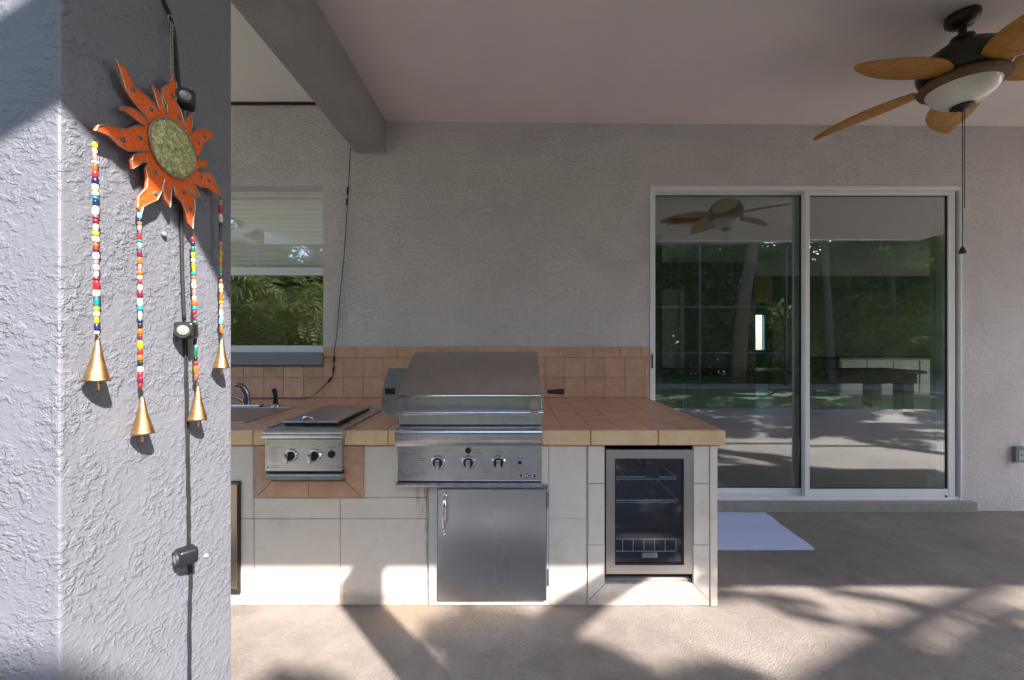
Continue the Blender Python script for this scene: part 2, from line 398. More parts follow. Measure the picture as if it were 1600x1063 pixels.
# ------------------------------------------------------------------ ground
tag(mesh_obj('lawn', box(B(), -60, 60, -70, 40, -.4, -.06), M_lawn), None, None, kind='structure')
PX0, PX1, PY0, PY1 = -5.2, 11.0, -5.3, -1.5
dk = B(); box(dk, -9, PX0, -6.2, 3.6, -.3, 0); box(dk, PX1, 14, -6.2, 3.6, -.3, 0); box(dk, PX0, PX1, PY1, 3.6, -.3, 0); box(dk, PX0, PX1, -6.2, PY0, -.3, 0)
bmesh.ops.remove_doubles(dk, verts=dk.verts[:], dist=1e-5)
tag(mesh_obj('deck', dk, M_deck), None, None, kind='structure')
def water():
    m, n, l, b = newmat('pool_water'); b.inputs['Base Color'].default_value = (.03, .20, .36, 1); b.inputs['Roughness'].default_value = .04
    bump(n, l, b, noise(n, l, coords(n, l), 3, 3, .5), .12, .02); return m
tag(mesh_obj('pool_water', box(B(), PX0+.001, PX1-.001, PY0+.001, PY1-.001, -.29, -.13), water()), None, None, kind='structure')

# ------------------------------------------------------------------ house wall with its openings
WX0, WX1 = X(225, YW), X(505, YW); WZ0, WZ1 = Z(560, YW), Z(290, YW)
DX0, DX1 = X(1015, YW), X(1503, YW); DZ0, DZ1 = .085, Z(290, YW)
CEIL_L = Z(160, YW)
bm = cells(B(), [-4.4, WX0, WX1, DX0, DX1, 12.6], [-.1, DZ0, WZ0, DZ1-.0001, 3.6], YW, YW+.2,
           lambda x, z: (WX0 < x < WX1 and WZ0 < z < WZ1) or (DX0 < x < DX1 and DZ0 < z < DZ1))
tag(mesh_obj('house_wall', bm, M_wall), 'long taupe stucco house wall behind the grill counter', 'wall')
# low concrete step under the glass door
bm = B(); pts = [(1.0, 3.3), (1.0, YW), (DX1+.09, YW), (DX1+.02, 3.30)]
pts = [(1.0, 3.295, 0), (DX1+.10, 3.295, 0), (DX1+.10, 3.3385, 0), (1.0, 3.3385, 0)]
box(bm, 1.0, DX1+.085, 3.30, YW+.02, 0, .083, .006)
tag(mesh_obj('door_threshold', bm, M_curb), 'low grey concrete step running under the sliding glass door', 'step')

# ceilings, beam, column
BX0, BX1 = X(557, YW), X(603, YW); BZ = Z(239, YW)
ROOFY = -.27
bm = B()
zl, zr = Z(189.5, YW), Z(189.5, YW)-.052*1.35
def cz(x): return zl-(x-BX1)*(8/191.6)/(X(1600, YW)-BX1)
vs = [(BX1, ROOFY, cz(BX1)), (7, ROOFY, cz(7)), (7, YW, cz(7)), (BX1, YW, cz(BX1))]
a = [bm.verts.new(v) for v in vs]; b = [bm.verts.new((v[0], v[1], 3.55)) for v in vs]
for i in range(4): bm.faces.new((a[i], a[(i+1) % 4], b[(i+1) % 4], b[i]))
bm.faces.new(a); bm.faces.new(b)
tag(mesh_obj('ceiling', bm, M_ceiling), None, None, kind='structure')
tag(mesh_obj('ceiling', box(B(), -4.4, BX0, ROOFY, YW-.012, CEIL_L, 3.55), M_ceiling2), None, None, kind='structure')
tag(mesh_obj('ceiling_gap', box(B(), -4.4, BX0-.002, YW-.011, YW+.0-.001, CEIL_L-.022, CEIL_L+.02), M_dark), None, None, kind='structure')
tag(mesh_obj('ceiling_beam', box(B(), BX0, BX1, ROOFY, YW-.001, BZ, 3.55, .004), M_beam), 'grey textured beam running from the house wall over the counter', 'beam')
tag(mesh_obj('roof_fascia', box(B(), -4.4, 7, ROOFY-.03, ROOFY-.001, 3.10, 3.62), M_white), 'white fascia board along the edge of the patio roof', 'fascia')
y1c = CX*F/707; y2c = CX*F/438
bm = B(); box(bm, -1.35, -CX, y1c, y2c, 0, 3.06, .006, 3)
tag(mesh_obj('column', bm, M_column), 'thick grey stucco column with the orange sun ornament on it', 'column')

# ------------------------------------------------------------------ window left
YG = YW+.145
win = thing('window', 'white framed window with a half drawn pleated shade, left of the grill', 'window', (X(430, YG), YG, WZ0))
wz0, wz1 = Z(551, YG), WZ1
xa, xb = WX0+.002, WX1-.002
zm0, zm1 = Z(430, YG), Z(418, YG)
fb = B(); frame_box(fb, xa, xb, wz0-.02, wz1, YG-.02, YG+.05, .03, .012, .05, .035, .002)
mesh_obj('frame', fb, M_white, win)
mesh_obj('meeting_rail', box(B(), xa+.03, xb-.012, YG-.012, YG+.03, zm0, zm1, .003), M_white, win)
lr = B(); box(lr, xa+.03, xb-.012, YG-.008, YG+.02, Z(551, YG)+.03, Z(543, YG)+.018, .002)
mesh_obj('bottom_rail', lr, M_white, win)
pn = mesh_obj('pane', box(B(), xa+.03, xb-.012, YG+.010, YG+.014, wz0+.02, zm0), M_wglass, win)
pn2 = mesh_obj('pane', box(B(), xa+.03, xb-.012, YG+.016, YG+.020, zm1, wz1-.034), M_wglass, win)
sh = mesh_obj('shade', box(B(), xa+.03, xb-.012, YG+.06, YG+.085, wz1-.075, wz1-.03), M_blind, win)
nsl = 15; zt = wz1-.075; dz = (zt-zm1+.02)/nsl
prof = [(-.012, 0), (.0, .5*dz), (.012, 0), (.0, -.5*dz)]
sm = B(); extrude_profile_x(sm, [(YG+.072+p[0], p[1]) for p in prof], xa+.032, xb-.014)
s0 = mesh_obj('pleat', sm, M_blind, sh); s0.location = (0, 0, zt-.5*dz)
for k in range(1, nsl): inst(s0, sh, (0, 0, zt-(k+.5)*dz))
sill = tag(mesh_obj('window_sill', box(B(), WX0-.05, X(502, YW-.05), YW-.05, YG-.021, Z(571, YW-.05), Z(551, YW-.05), .012, 3), M_sill), 'thick dark grey stucco sill under the window', 'sill')

# ------------------------------------------------------------------ sliding door
dr = thing('sliding_door', 'white framed two panel sliding glass door right of the counter', 'door', ((DX0+DX1)/2, YW, DZ0))
fy0, fy1 = YW-.006, YW+.14
fb = B(); e = .002
box(fb, DX0+e, DX0+.045, fy0, fy1, DZ0, DZ1-e, .003); box(fb, DX1-.016, DX1-e, fy0, fy1, DZ0, DZ1-e, .003)
box(fb, DX0+.045, DX1-.016, fy0+.002, fy1, DZ1-.035, DZ1-e, .003); box(fb, DX0+.045, DX1-.016, fy0+.012, fy1, DZ0, DZ0+.025, .003)
mesh_obj('door_frame', fb, M_white, dr)
def sash(x0, x1, y, l, r, bt, tp, mat):
    o = mesh_obj('door_panel', frame_box(B(), x0, x1, DZ0+.026, DZ1-.037, y, y+.035, l, r, bt, tp, .003), mat, dr)
    mesh_obj('gasket', frame_box(B(), x0+l, x1-r, DZ0+.026+bt, DZ1-.037-tp, y+.010, y+.026, .006, .006, .006, .006), M_seal, o)
    mesh_obj('pane', box(B(), x0+l+.003, x1-r-.003, y+.016, y+.020, DZ0+.028+bt, DZ1-.039-tp), M_glass, o)
    return o
pxm = X(1254, YW+.03)
sash(DX0+.047, X(1259.5, YW+.07), YW+.075, .012, .03, .045, .01, M_white)
sash(X(1257, YW+.02), X(1491, YW+.02), YW+.012, .038, .055, .060, .035, M_white)
mesh_obj('jamb_track', box(B(), X(1492, YW+.04), DX1-.017, YW+.03, YW+.13, DZ0+.026, DZ1-.037), M_whitedull, dr)
mesh_obj('seal_strip', box(B(), X(1491, YW+.03)-.002, X(1492, YW+.03)+.002, YW+.03, YW+.05, DZ0+.03, DZ1-.04), M_seal, dr)
mesh_obj('latch', box(B(), DX0+.012, DX0+.026, fy0-.006, fy0+.002, Z(575, YW), Z(553, YW), .002), M_darkchrome, dr)
sb = B(); cyl(sb, (X(1480, YW), YW+.005, Z(776, YW)), (X(1480, YW), YW+.013, Z(776, YW)), .009, n=12)
mesh_obj('roller_screw', sb, M_seal, dr)

# ------------------------------------------------------------------ room behind the glass
def struct(name, bm, m): return tag(mesh_obj(name, bm, m), None, None, kind='structure')
struct('interior_floor', box(B(), -3.4, 12.4, YW+.205, 14.2, -.1, .06), M_ifloor)
struct('interior_ceiling', box(B(), -3.4, 12.4, YW+.205, 14.2, 2.95, 3.05), M_iceil)
IW = [('interior_wall', 'grey interior partition with the panel door, seen through the left glass', (2.2, 4.87, 8.2, 8.35), M_iwall),
      ('interior_wall', 'long green interior wall at the back of the room', (6.36, 12.4, 10, 10.15), M_igreen),
      ('interior_wall', 'olive interior wall left of the lit doorway', (4.3, 5.95, 10, 10.15), M_iolive)]
for nm, lb, (x0, x1, y0, y1), m in IW:
    tag(mesh_obj(nm, box(B(), x0, x1, y0, y1, .06, 2.95), m), lb, 'wall')
tag(mesh_obj('interior_wall', box(B(), 5.95, 6.36, 10, 10.15, 2.32, 2.95), M_iolive), 'olive wall piece over the lit doorway', 'wall')
tag(mesh_obj('interior_wall', box(B(), -3.4, -3.3, YW+.21, 14.2, .06, 2.95), M_iwall), 'grey interior end wall far on the left behind the window', 'wall')
ew = B(); box(ew, 12.3, 12.4, YW+.21, 3.8, .06, 2.95); box(ew, 12.3, 12.4, 7.0, 14.2, .06, 2.95); box(ew, 12.3, 12.4, 3.8, 7.0, 2.5, 2.95); box(ew, 12.3, 12.4, 3.8, 7.0, .06, .2)  # opening added out of view so daylight reaches the room
tag(mesh_obj('interior_wall', ew, M_igreen), 'green interior end wall far on the right, with an unseen opening added to light the room', 'wall')
tag(mesh_obj('interior_wall', box(B(), -3.3, 2.2, 6.0, 6.15, .06, 2.95), M_iwall), 'grey wall of the room behind the left window', 'wall')
t = thing('interior_wall', 'short pale green wall end with white baseboard at the right edge of the door glass', 'wall', (3.8, 3.6, 0))
mesh_obj('wall', box(B(), X(1453, 3.62), 4.6, 3.56, 3.62, .06, 2.93), flat('pale_green_wall', (.34, .42, .36), .8), t)
mesh_obj('baseboard', box(B(), X(1453, 3.62)-.015, 4.6, 3.545, 3.635, .06, .20, .01), M_cab, t)
# far room seen through the doorway
far = B(); box(far, 5.0, 5.1, 10.2, 14.1, .06, 2.95); box(far, 9.5, 9.6, 10.2, 14.1, .06, 2.95)
tag(mesh_obj('far_room_wall', far, M_iteal), 'teal side wall of the room beyond the lit doorway', 'wall')
fw = B(); cells(fw, [5.1, 7.55, 7.8, 8.6, 9.5], [.06, 1.0, 2.3, 2.95], 13.9, 14.1, lambda x, z: 7.8 < x < 8.6 and 1.0 < z < 2.3)
fwo = tag(mesh_obj('far_room_wall', fw, M_iteal), 'teal end wall with a bright window beyond the lit doorway', 'wall')
mesh_obj('window', frame_box(B(), 7.8, 8.6, 1.0, 2.3, 13.86, 13.95, .06, .06, .06, .06), M_cab, fwo)
idr = thing('interior_door', 'pale panel door in a white casing seen at the left edge of the glass', 'door', (2.9, 8.15, .06))
mesh_obj('casing', frame_box(B(), 2.3, 3.42, .061, 2.40, 8.13, 8.198, .08, .08, .02, .08), M_cab, idr)
dl = mesh_obj('door_leaf', box(B(), 2.385, 3.335, 8.15, 8.19, .085, 2.315), M_cab, idr)
for (z0, z1) in ((.3, 1.1), (1.25, 2.2)):
    for x0 in (2.5, 2.93): mesh_obj('door_panel', box(B(), x0, x0+.31, 8.142, 8.149, z0, z1, .003), M_cab, dl)
tb = thing('dining_table', 'long dark wooden table seen through the sliding door glass', 'table', (5, 7.8, .06))
mesh_obj('tabletop', box(B(), 2.75, 7.3, 7.2, 8.05, .80, .85, .008), M_darkwood, tb)
mesh_obj('apron', box(B(), 2.85, 7.2, 7.28, 7.97, .62, .799), M_darkwood, tb)
for (lx, ly) in ((2.95, 7.35), (5.5, 7.35), (7.02, 7.3), (2.95, 7.8), (6.9, 7.8)):
    lg = B(); box(lg, lx-.1, lx+.1, ly-.05, ly+.15, .061, .619, .01); mesh_obj('leg', lg, M_darkwood, tb)
cb = thing('sideboard', 'low pale cabinet with doors and dark top behind the dining table', 'cabinet', (8.7, 9.5, .06))
mesh_obj('carcass', box(B(), 7.4, 10.4, 9.25, 9.95, .16, .95), M_cab, cb); mesh_obj('top', box(B(), 7.35, 10.45, 9.2, 9.97, .951, .99), M_darkwood, cb)
mesh_obj('plinth', box(B(), 7.45, 10.35, 9.3, 9.95, .061, .159), M_darkwood, cb)
d0 = mesh_obj('cabinet_door', box(B(), 7.43, 7.97, 9.235, 9.249, .2, .92, .003), M_cab, cb)
for k in range(1, 5): inst(d0, cb, d0.location+Vector((.59*k, 0, 0)))
vt = thing('ceiling_vent', 'white air vent in the interior ceiling behind the left glass panel', 'vent', (2.0, 5.2, 2.94))
vy = F*(2.94-EYE)/(531-344)
mesh_obj('frame', box(B(), X(1043, vy), X(1093, vy), vy-.17, vy+.17, 2.925, 2.949, .004), M_cab, vt)
for k in range(7):
    q = B(); yy = vy-.135+k*.045; box(q, X(1047, vy), X(1089, vy), yy-.014, yy+.014, 2.916, 2.9245); mesh_obj('slat', q, M_dark, vt)

# ------------------------------------------------------------------ counter
ct = thing('counter', 'tiled outdoor kitchen counter with terracotta top and cream front', 'counter', (-.5, YC, 0))
CT = .922; APZ = Z(695.5, 2.13); YF = 2.13; XL = -2.9; XR = X(1134, YF); BR = X(1120, YC)
grill_hole = (X(622, 2.14), X(846, 2.14), 2.0, 2.78)
burn_hole = (-1.275, -.88, 2.0, 2.86)
sink_hole = (-2.35, -1.52, 2.33, 2.91)
FR0, FR1 = X(945, YC), X(1083.5, YC)          # fridge recess
FRZ0, FRZ1 = Z(911, YC), APZ
# carcass in pieces, the fridge niche left open
body = B()
cells(body, [XL, FR0, FR1, BR-.006], [0, FRZ0, FRZ1-.001, CT-.014], YC+.0028, YW-.02, lambda x, z: FR0 < x < FR1 and FRZ0 < z < FRZ1)
car = mesh_obj('carcass', body, M_groutc, ct)
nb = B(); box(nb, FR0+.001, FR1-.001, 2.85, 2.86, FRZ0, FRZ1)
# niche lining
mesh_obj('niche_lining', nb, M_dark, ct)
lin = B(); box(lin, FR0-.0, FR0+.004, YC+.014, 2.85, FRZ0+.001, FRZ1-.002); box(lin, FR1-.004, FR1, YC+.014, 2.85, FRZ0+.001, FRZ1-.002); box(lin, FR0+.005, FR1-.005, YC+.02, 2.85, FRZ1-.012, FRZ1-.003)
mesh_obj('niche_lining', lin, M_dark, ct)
mesh_obj('niche_ledge', box(B(), FR0+.005, FR1-.005, YC+.02, 2.8, FRZ0+.0005, FRZ0+.012, .003), M_curb, ct)
top = mesh_obj('countertop', box(B(), XL, BR-.02, YF+.012, YW-.012, CT-.0138, CT-.0016), M_grout, ct)
# actual tiles: rectangles minus holes
def sub(rs, h):
    out = []
    for (x0, x1, y0, y1) in rs:
        a0, a1, b0, b1 = max(x0, h[0]), min(x1, h[1]), max(y0, h[2]), min(y1, h[3])
        if a0 >= a1 or b0 >= b1: out.append((x0, x1, y0, y1)); continue
        if b0 > y0: out.append((x0, x1, y0, b0))
        if b1 < y1: out.append((x0, x1, b1, y1))
        if a0 > x0: out.append((x0, a0, b0, b1))
        if a1 < x1: out.append((a1, x1, b0, b1))
    return [r for r in out if r[1]-r[0] > .012 and r[3]-r[2] > .012]
cache = {}
def tile(name, parent, cx, cy, cz_, sx, sy, sz, mat, bev=.0025, base=None):
    k = (name, round(sx, 3), round(sy, 3), round(sz, 3), mat.name)
    base = Vector((0, 0, 0)) if base is None else base
    if k not in cache:
        o = mesh_obj(name, box(B(), -sx/2, sx/2, -sy/2, sy/2, -sz/2, sz/2, bev, 1), mat, parent); cache[k] = o.data
    else:
        o = bpy.data.objects.new(name, cache[k]); COL.objects.link(o); o.parent = parent
    o.location = Vector((cx+random.uniform(-.0006, .0006), cy, cz_))
    return o
GR = .0035; p = .1555; gx0 = X(880.9, YF)
xs = [XL]+[gx0+k*p for k in range(-21, 6) if gx0+k*p > XL+.03 and gx0+k*p < XR-.05]+[XR-.045]
ys = [YF+.016]+[YF+.165+k*.1635 for k in range(7)]+[YW-.010]
ys = [y for y in ys if y < YW-.03]+[YW-.010]
for i in range(len(xs)-1):
    for j in range(len(ys)-1):
        rs = [(xs[i]+GR/2, xs[i+1]-GR/2, ys[j]+GR/2, ys[j+1]-GR/2)]
        if rs[0][1] < -2.45: continue
        for h in (grill_hole, burn_hole, sink_hole): rs = sub(rs, h)
        for (x0, x1, y0, y1) in rs:
            o = tile('tile', top, (x0+x1)/2, (y0+y1)/2, CT-.005+random.uniform(0, .0006), x1-x0, y1-y0, .010, M_terratop, .002)
# right bullnose
tl = B()
for j in range(len(ys)-1):
    o = tile('edge_tile', top, XR-.022, (ys[j]+ys[j+1])/2, CT-.005, .042, ys[j+1]-ys[j]-GR, .010, M_terratop, .003)
# front edge tiles
ap = mesh_obj('edge_bed', box(B(), XL, XR-.012, YF+.008, YF+.03, APZ+.003, CT-.016), M_grout, ct)
js = [X(u, YF) for u in (1028.5, 923)]; pit = js[0]-js[1]
xj = sorted([XR, js[0], js[1]]+[js[1]-k*pit for k in range(1, 9)])
for a_, b_ in zip(xj, xj[1:]):
    segs = [(a_+.002, b_-.002)]
    for h in ((grill_hole[0]-.003, grill_hole[1]+.003), (X(411.5, 2.1), X(537, 2.12))):
        out = []
        for s in segs:
            if s[1] <= h[0] or s[0] >= h[1]: out.append(s)
            else:
                if s[0] < h[0]: out.append((s[0], h[0]))
                if s[1] > h[1]: out.append((h[1], s[1]))
        segs = out
    for s in segs:
        if s[1]-s[0] > .01: tile('edge_tile', ap, (s[0]+s[1])/2, YF+.004, (APZ+CT)/2, s[1]-s[0], .018, CT-APZ-.001, M_apron, .005)
side = mesh_obj('side_edge', box(B(), XR-.03, XR-.014, YF+.03, YW-.03, APZ+.003, CT-.016), M_grout, ct)
for k in range(4):
    tile('edge_tile', side, XR-.008, YF+.02+(k+.5)*.285, (APZ+CT)/2, .014, .281, CT-APZ-.003, M_apron, .004)
# cream front tiles (u ranges and v ranges of the joints in the photograph)
def front_tile(u0, u1, v0, v1, mat=M_front, th=.012, off=0, gap=1.7):
    x0, x1 = X(u0+gap/2, YC), X(u1-gap/2, YC); z1, z0 = Z(v0+gap/2, YC), Z(v1-gap/2, YC)
    return tile('tile', car, (x0+x1)/2, YC+.006-off, (z0+z1)/2, x1-x0, th, z1-z0, mat, .002)
bot = 945.6; hz = 810.5; tp_ = 695.8
for (u0, u1) in ((125.5, 261), (261, 396.5)):
    front_tile(u0, u1, hz, bot); front_tile(u0, u1, tp_, hz)
front_tile(396.5, 531.5, hz, bot); front_tile(531.5, 667, hz, bot)
front_tile(396.5, 531.5, 777.5, hz); front_tile(531.5, 667, 777.5, hz)
front_tile(567.5, 667, tp_, 777.5)
front_tile(667, 670, tp_, hz); front_tile(857.5, 916.5, tp_, hz, gap=.9); front_tile(857.5, 916.5, hz, bot, gap=.9)
front_tile(667, 857.5, tp_, 757)
# fridge surround, mitred bottom strip proud of the wall
def quad_tile(pts, mat, y=YC, th=.016, parent=car, name='tile'):
    q = B(); poly_prism(q, [(X(u, y), y, Z(v, y)) for u, v in pts], (0, th, 0))
    ob = mesh_obj(name, q, mat, parent); return ob
for (v0, v1) in ((tp_, 755), (755, 851)):
    front_tile(918.5, 945, v0, v1, off=.004); front_tile(1083.5, 1108.5, v0, v1, off=.004)
quad_tile([(919, 851.7), (944.5, 851.7), (944.5, 912), (919, 938)], M_front, YC-.004)
quad_tile([(1084, 851.7), (1108, 851.7), (1108, 936), (1084, 912)], M_front, YC-.004)
quad_tile([(946, 912.4), (1012, 912.4), (1012, 945.5), (919.3, 945.5), (919.3, 939)], M_front, YC-.004)
quad_tile([(1013, 912.4), (1083, 912.4), (1108, 937.4), (1108, 945.5), (1013, 945.5)], M_front, YC-.004)
for (v0, v1) in ((tp_, 809), (809, bot)):
    front_tile(1108.9, 1120.3, v0, v1, off=.008, gap=.6)
# right side face tiles
z_ = [0.003, Z(809, YC)-.002, Z(809, YC)+.002, APZ-.001]
for k in range(3):
    for a_, b_ in ((z_[0], z_[1]), (z_[2], z_[3])):
        tile('tile', car, BR-.001, YC+.02+(k+.5)*.388, (a_+b_)/2, .010, .384, b_-a_, M_front, .002)
# terracotta surround of the side burner
YT = YC-.014
quad_tile([(400.5, 697), (424, 697), (424, 752), (400.5, 776)], M_terra, YT, .02)
quad_tile([(535, 697), (566.5, 697), (566.5, 776.5), (541, 752)], M_terra, YT, .02)
quad_tile([(425, 752), (481, 752), (481, 777), (401, 777)], M_terra, YT, .02)
quad_tile([(482, 752), (540, 752), (565.5, 777), (482, 777)], M_terra, YT, .02)
# backsplash
bs = mesh_obj('backsplash', B() if False else box(B(), XL, X(1013.5, YW), YW-.012, YW-.003, CT-.01, Z(571.5, YW)), M_grout, ct)
bs2 = mesh_obj('backsplash', box(B(), X(506, YW), X(1013.5, YW), YW-.012, YW-.003, Z(571.3, YW), Z(541.5, YW)), M_grout, ct)
zr_ = [Z(620.5, YW), Z(589.3, YW), Z(558.3, YW), Z(541.5, YW)]
g0 = X(850.3, YW); pb = .1629
xb_ = sorted([g0+k*pb for k in range(-19, 6)]+[X(1013.5, YW)])
sillx = X(503.5, YW); sillz = Z(571.5, YW)
for a_, b_ in zip(xb_, xb_[1:]):
    if b_-a_ < .012: continue
    tile('tile', bs, (a_+b_)/2, YW-.010, (zr_[0]+zr_[1])/2, b_-a_-GR, .010, zr_[1]-zr_[0]-GR, M_terra)
    t1 = zr_[2] if a_ > sillx-.05 else sillz
    lo_, hi_ = a_, b_
    tile('tile', bs if t1 == sillz else bs2, (a_+b_)/2, YW-.010, (zr_[1]+t1)/2, b_-a_-GR, .010, t1-zr_[1]-GR, M_terra)
xt = [X(u, YW) for u in (506, 559, 622, 684, 747, 810, 873.8, 926.6, 968, 1001, 1013.5)]
for a_, b_ in zip(xt, xt[1:]):
    tile('tile', bs2, (a_+b_)/2, YW-.0105, (zr_[2]+zr_[3])/2, b_-a_-GR, .012, zr_[3]-zr_[2]-GR, M_terra)

# ------------------------------------------------------------------ grill
YG_ = 2.095
gr = thing('gas_grill', 'large stainless built in gas grill with closed hood and three knobs', 'grill', (X(733, YG_), 2.4, CT))
gx0_, gx1_ = X(620, YG_), X(846.5, YG_)
# hood profile (y, z)
hx0, hx1 = X(623.5, 2.125), X(846, 2.125)
hp = [(2.125, .955), (2.122, 1.0), (2.122, 1.105), (2.130, 1.112)]
N = 12
for k in range(N+1):
    t = k/N; a0 = (2.135, 1.115); a1 = (2.27, 1.255); a2 = (2.50, 1.322)
    hp.append(((1-t)**2*a0[0]+2*t*(1-t)*a1[0]+t*t*a2[0], (1-t)**2*a0[1]+2*t*(1-t)*a1[1]+t*t*a2[1]))
hp += [(2.60, 1.31), (2.70, 1.26), (2.75, 1.16), (2.76, .955)]
hb = B(); extrude_profile_x(hb, hp, hx0, hx1)
ho = mesh_obj('hood', hb, M_steelhood, gr, auto=32)
trim = B()
for xx in (hx0-.003, hx1-.001):
    extrude_profile_x(trim, [(2.119, .955), (2.118, 1.108), (2.124, 1.117), (2.150, 1.117), (2.150, .955)], xx, xx+.004)
mesh_obj('end_trim', trim, M_chrome, ho)
tr2 = B(); box(tr2, hx0+.003, hx1-.003, 2.116, 2.125, 1.100, 1.107, .002); mesh_obj('hood_lip', tr2, M_chrome, ho)
# handle
hd = B(); hy = 2.055; hzv = Z(645, hy)
cyl(hd, (X(618, hy), hy, hzv), (X(850, hy)-.004, hy, hzv), .0135, n=20)
hd_o = mesh_obj('handle', hd, M_steel, gr, auto=40)
for xx in (X(627, 2.09), X(834, 2.09)):
    bk = B(); extrude_profile_x(bk, [(2.117, 1.098), (2.117, hzv-.02), (hy-.012, hzv-.017), (hy-.016, hzv+.004), (hy+.01, hzv+.018), (2.09, 1.075)], xx-.022, xx+.022)
    mesh_obj('handle_bracket', bk, M_steel, hd_o)
# fire box front strip, bullnose, control panel, drip lip
mesh_obj('firebox', box(B(), X(625, 2.13), X(846, 2.13), 2.135, 2.75, .89, .9545), M_steel, gr)
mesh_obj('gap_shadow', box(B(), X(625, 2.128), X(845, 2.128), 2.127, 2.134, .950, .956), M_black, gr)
bp = []
z1b, z0b = Z(670, 2.07), Z(697, 2.07)
bp = [(2.134, z1b+.004), (2.10, z1b+.004)]
for k in range(9):
    t = PI/2*k/8; bp.append((2.085-.025*math.sin(t), z1b+.002-.025*(1-math.cos(t))))
bp += [(2.062, z0b+.02), (2.075, z0b), (2.134, z0b)]
bn = B(); extrude_profile_x(bn, bp, X(617.5, 2.07), X(846.5, 2.07)); mesh_obj('bullnose', bn, M_steel, gr, auto=40)
cp = B(); pz1, pz0 = z0b-.002, Z(751.5, YG_)
box(cp, gx0_, gx1_, YG_, 2.148, pz0, pz1, .003)
panel = mesh_obj('control_panel', cp, M_steel, gr)
dp = B(); extrude_profile_x(dp, [(2.148, pz0-.001), (YG_-.008, pz0-.006), (YG_-.020, pz0-.014), (YG_-.018, pz0-.024), (2.148, pz0-.026)], gx0_-.002, gx1_+.002)
mesh_obj('drip_lip', dp, M_steel, gr)
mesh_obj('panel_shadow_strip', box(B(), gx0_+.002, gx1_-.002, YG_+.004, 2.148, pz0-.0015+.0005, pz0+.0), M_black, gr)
def knob(parent, x, z, y, r, grip_dx=0):
    k = B(); lathe(k, [(r*1.18, y-.001), (r*1.18, y-.004), (r*1.02, y-.010), (r*.98, y-.012)], (x, 0, z), 28, 'y')
    o = mesh_obj('knob', k, M_chrome, parent, auto=30)
    f = B(); lathe(f, [(r*.82, y-.0115), (r*.80, y-.016), (0, y-.017)], (x, 0, z), 24, 'y'); mesh_obj('knob_face', f, M_black, o)
    h = B(); box(h, x+grip_dx-r*.34, x+grip_dx+r*.34, y-.036, y-.017, z-r*1.12, z+r*.55, .004, 2); mesh_obj('grip', h, M_steel, o, auto=40)
    return o
for u in (684.5, 732, 779): knob(panel, X(u, YG_), Z(722, YG_), YG_, .033*.95)
def button(parent, x, z, y, r, name='button', mat=None):
    k = B(); lathe(k, [(r, y-.001), (r, y-.004), (r*.8, y-.006), (0, y-.0065)], (x, 0, z), 20, 'y'); return mesh_obj(name, k, mat or M_black, parent)
button(panel, X(731.5, YG_), Z(703.5, YG_), YG_, .0155); button(panel, X(812.5, YG_), Z(722.5, YG_), YG_, .0095)
for (u, v) in ((624.3, 736), (839.8, 705), (839.8, 736)): button(panel, X(u, YG_), Z(v, YG_), YG_, .0032, 'screw', M_darkchrome)
def textmesh(s, size, mat, parent, loc, rot=(PI/2, 0, 0), name='lettering', sx=1, bold=0):
    c = bpy.data.curves.new('lettering', 'FONT'); c.body = s; c.size = size; c.align_x = 'CENTER'; c.align_y = 'CENTER'; c.extrude = .0002; c.offset = bold
    o = bpy.data.objects.new('tmp', c); COL.objects.link(o)
    dg = bpy.context.evaluated_depsgraph_get(); me = bpy.data.meshes.new_from_object(o.evaluated_get(dg)); bpy.data.objects.remove(o); bpy.data.curves.remove(c)
    me.materials.clear(); me.materials.append(mat)
    q = bpy.data.objects.new(name, me); COL.objects.link(q); q.parent = parent; q.location = loc; q.rotation_euler = rot; q.scale = (sx, 1, 1); return q
# maker's badge: dark oval with light letters
bx, bz = X(824.5, YG_), Z(743, YG_)
def oval(x, z, y, rx, rz, th, mat, nm, parent):
    q = B(); pts = [(x+rx*math.cos(t), y, z+rz*math.sin(t)) for t in [2*PI*k/32 for k in range(32)]]; poly_prism(q, pts, (0, -th, 0)); return mesh_obj(nm, q, mat, parent)
badge = oval(bx, bz, YG_-.0005, .040, .0105, .0015, M_black, 'badge', panel)
textmesh('DCS', .021, M_white, badge, (bx, YG_-.0024, bz), sx=1.45, bold=.0006)
# fine print: rows of small marks left, captions over the knobs
def printlines(parent, y, rows):
    q = B()
    for (u0, u1, v, th) in rows:
        x = X(u0, y); xe = X(u1, y)
        while x < xe:
            ww = random.uniform(.004, .012); box(q, x, min(x+ww, xe), y-.0006, y-.0001, Z(v, y)-th/2, Z(v, y)+th/2); x += ww+.0022
    o = mesh_obj('fine_print', q, M_print, parent); return o
rows = [(627, 648, 709.5, .0022)]+[(640+random.uniform(0, 3), 663+random.uniform(-6, 2), 702+i*2.9, .0011) for i in range(14)]+[(627, 656, 742, .0018)]
for u in (684.5, 779): rows.append((u-4, u+4, 705, .0022))
rows += [(738, 752, 702, .0022), (738, 753, 707, .0028), (806, 819, 715.5, .0022)]
for u in (684.5, 732, 779): rows += [(u-12, u-9, 733, .002), (u+7, u+11, 733, .002)]
printlines(panel, YG_, rows)
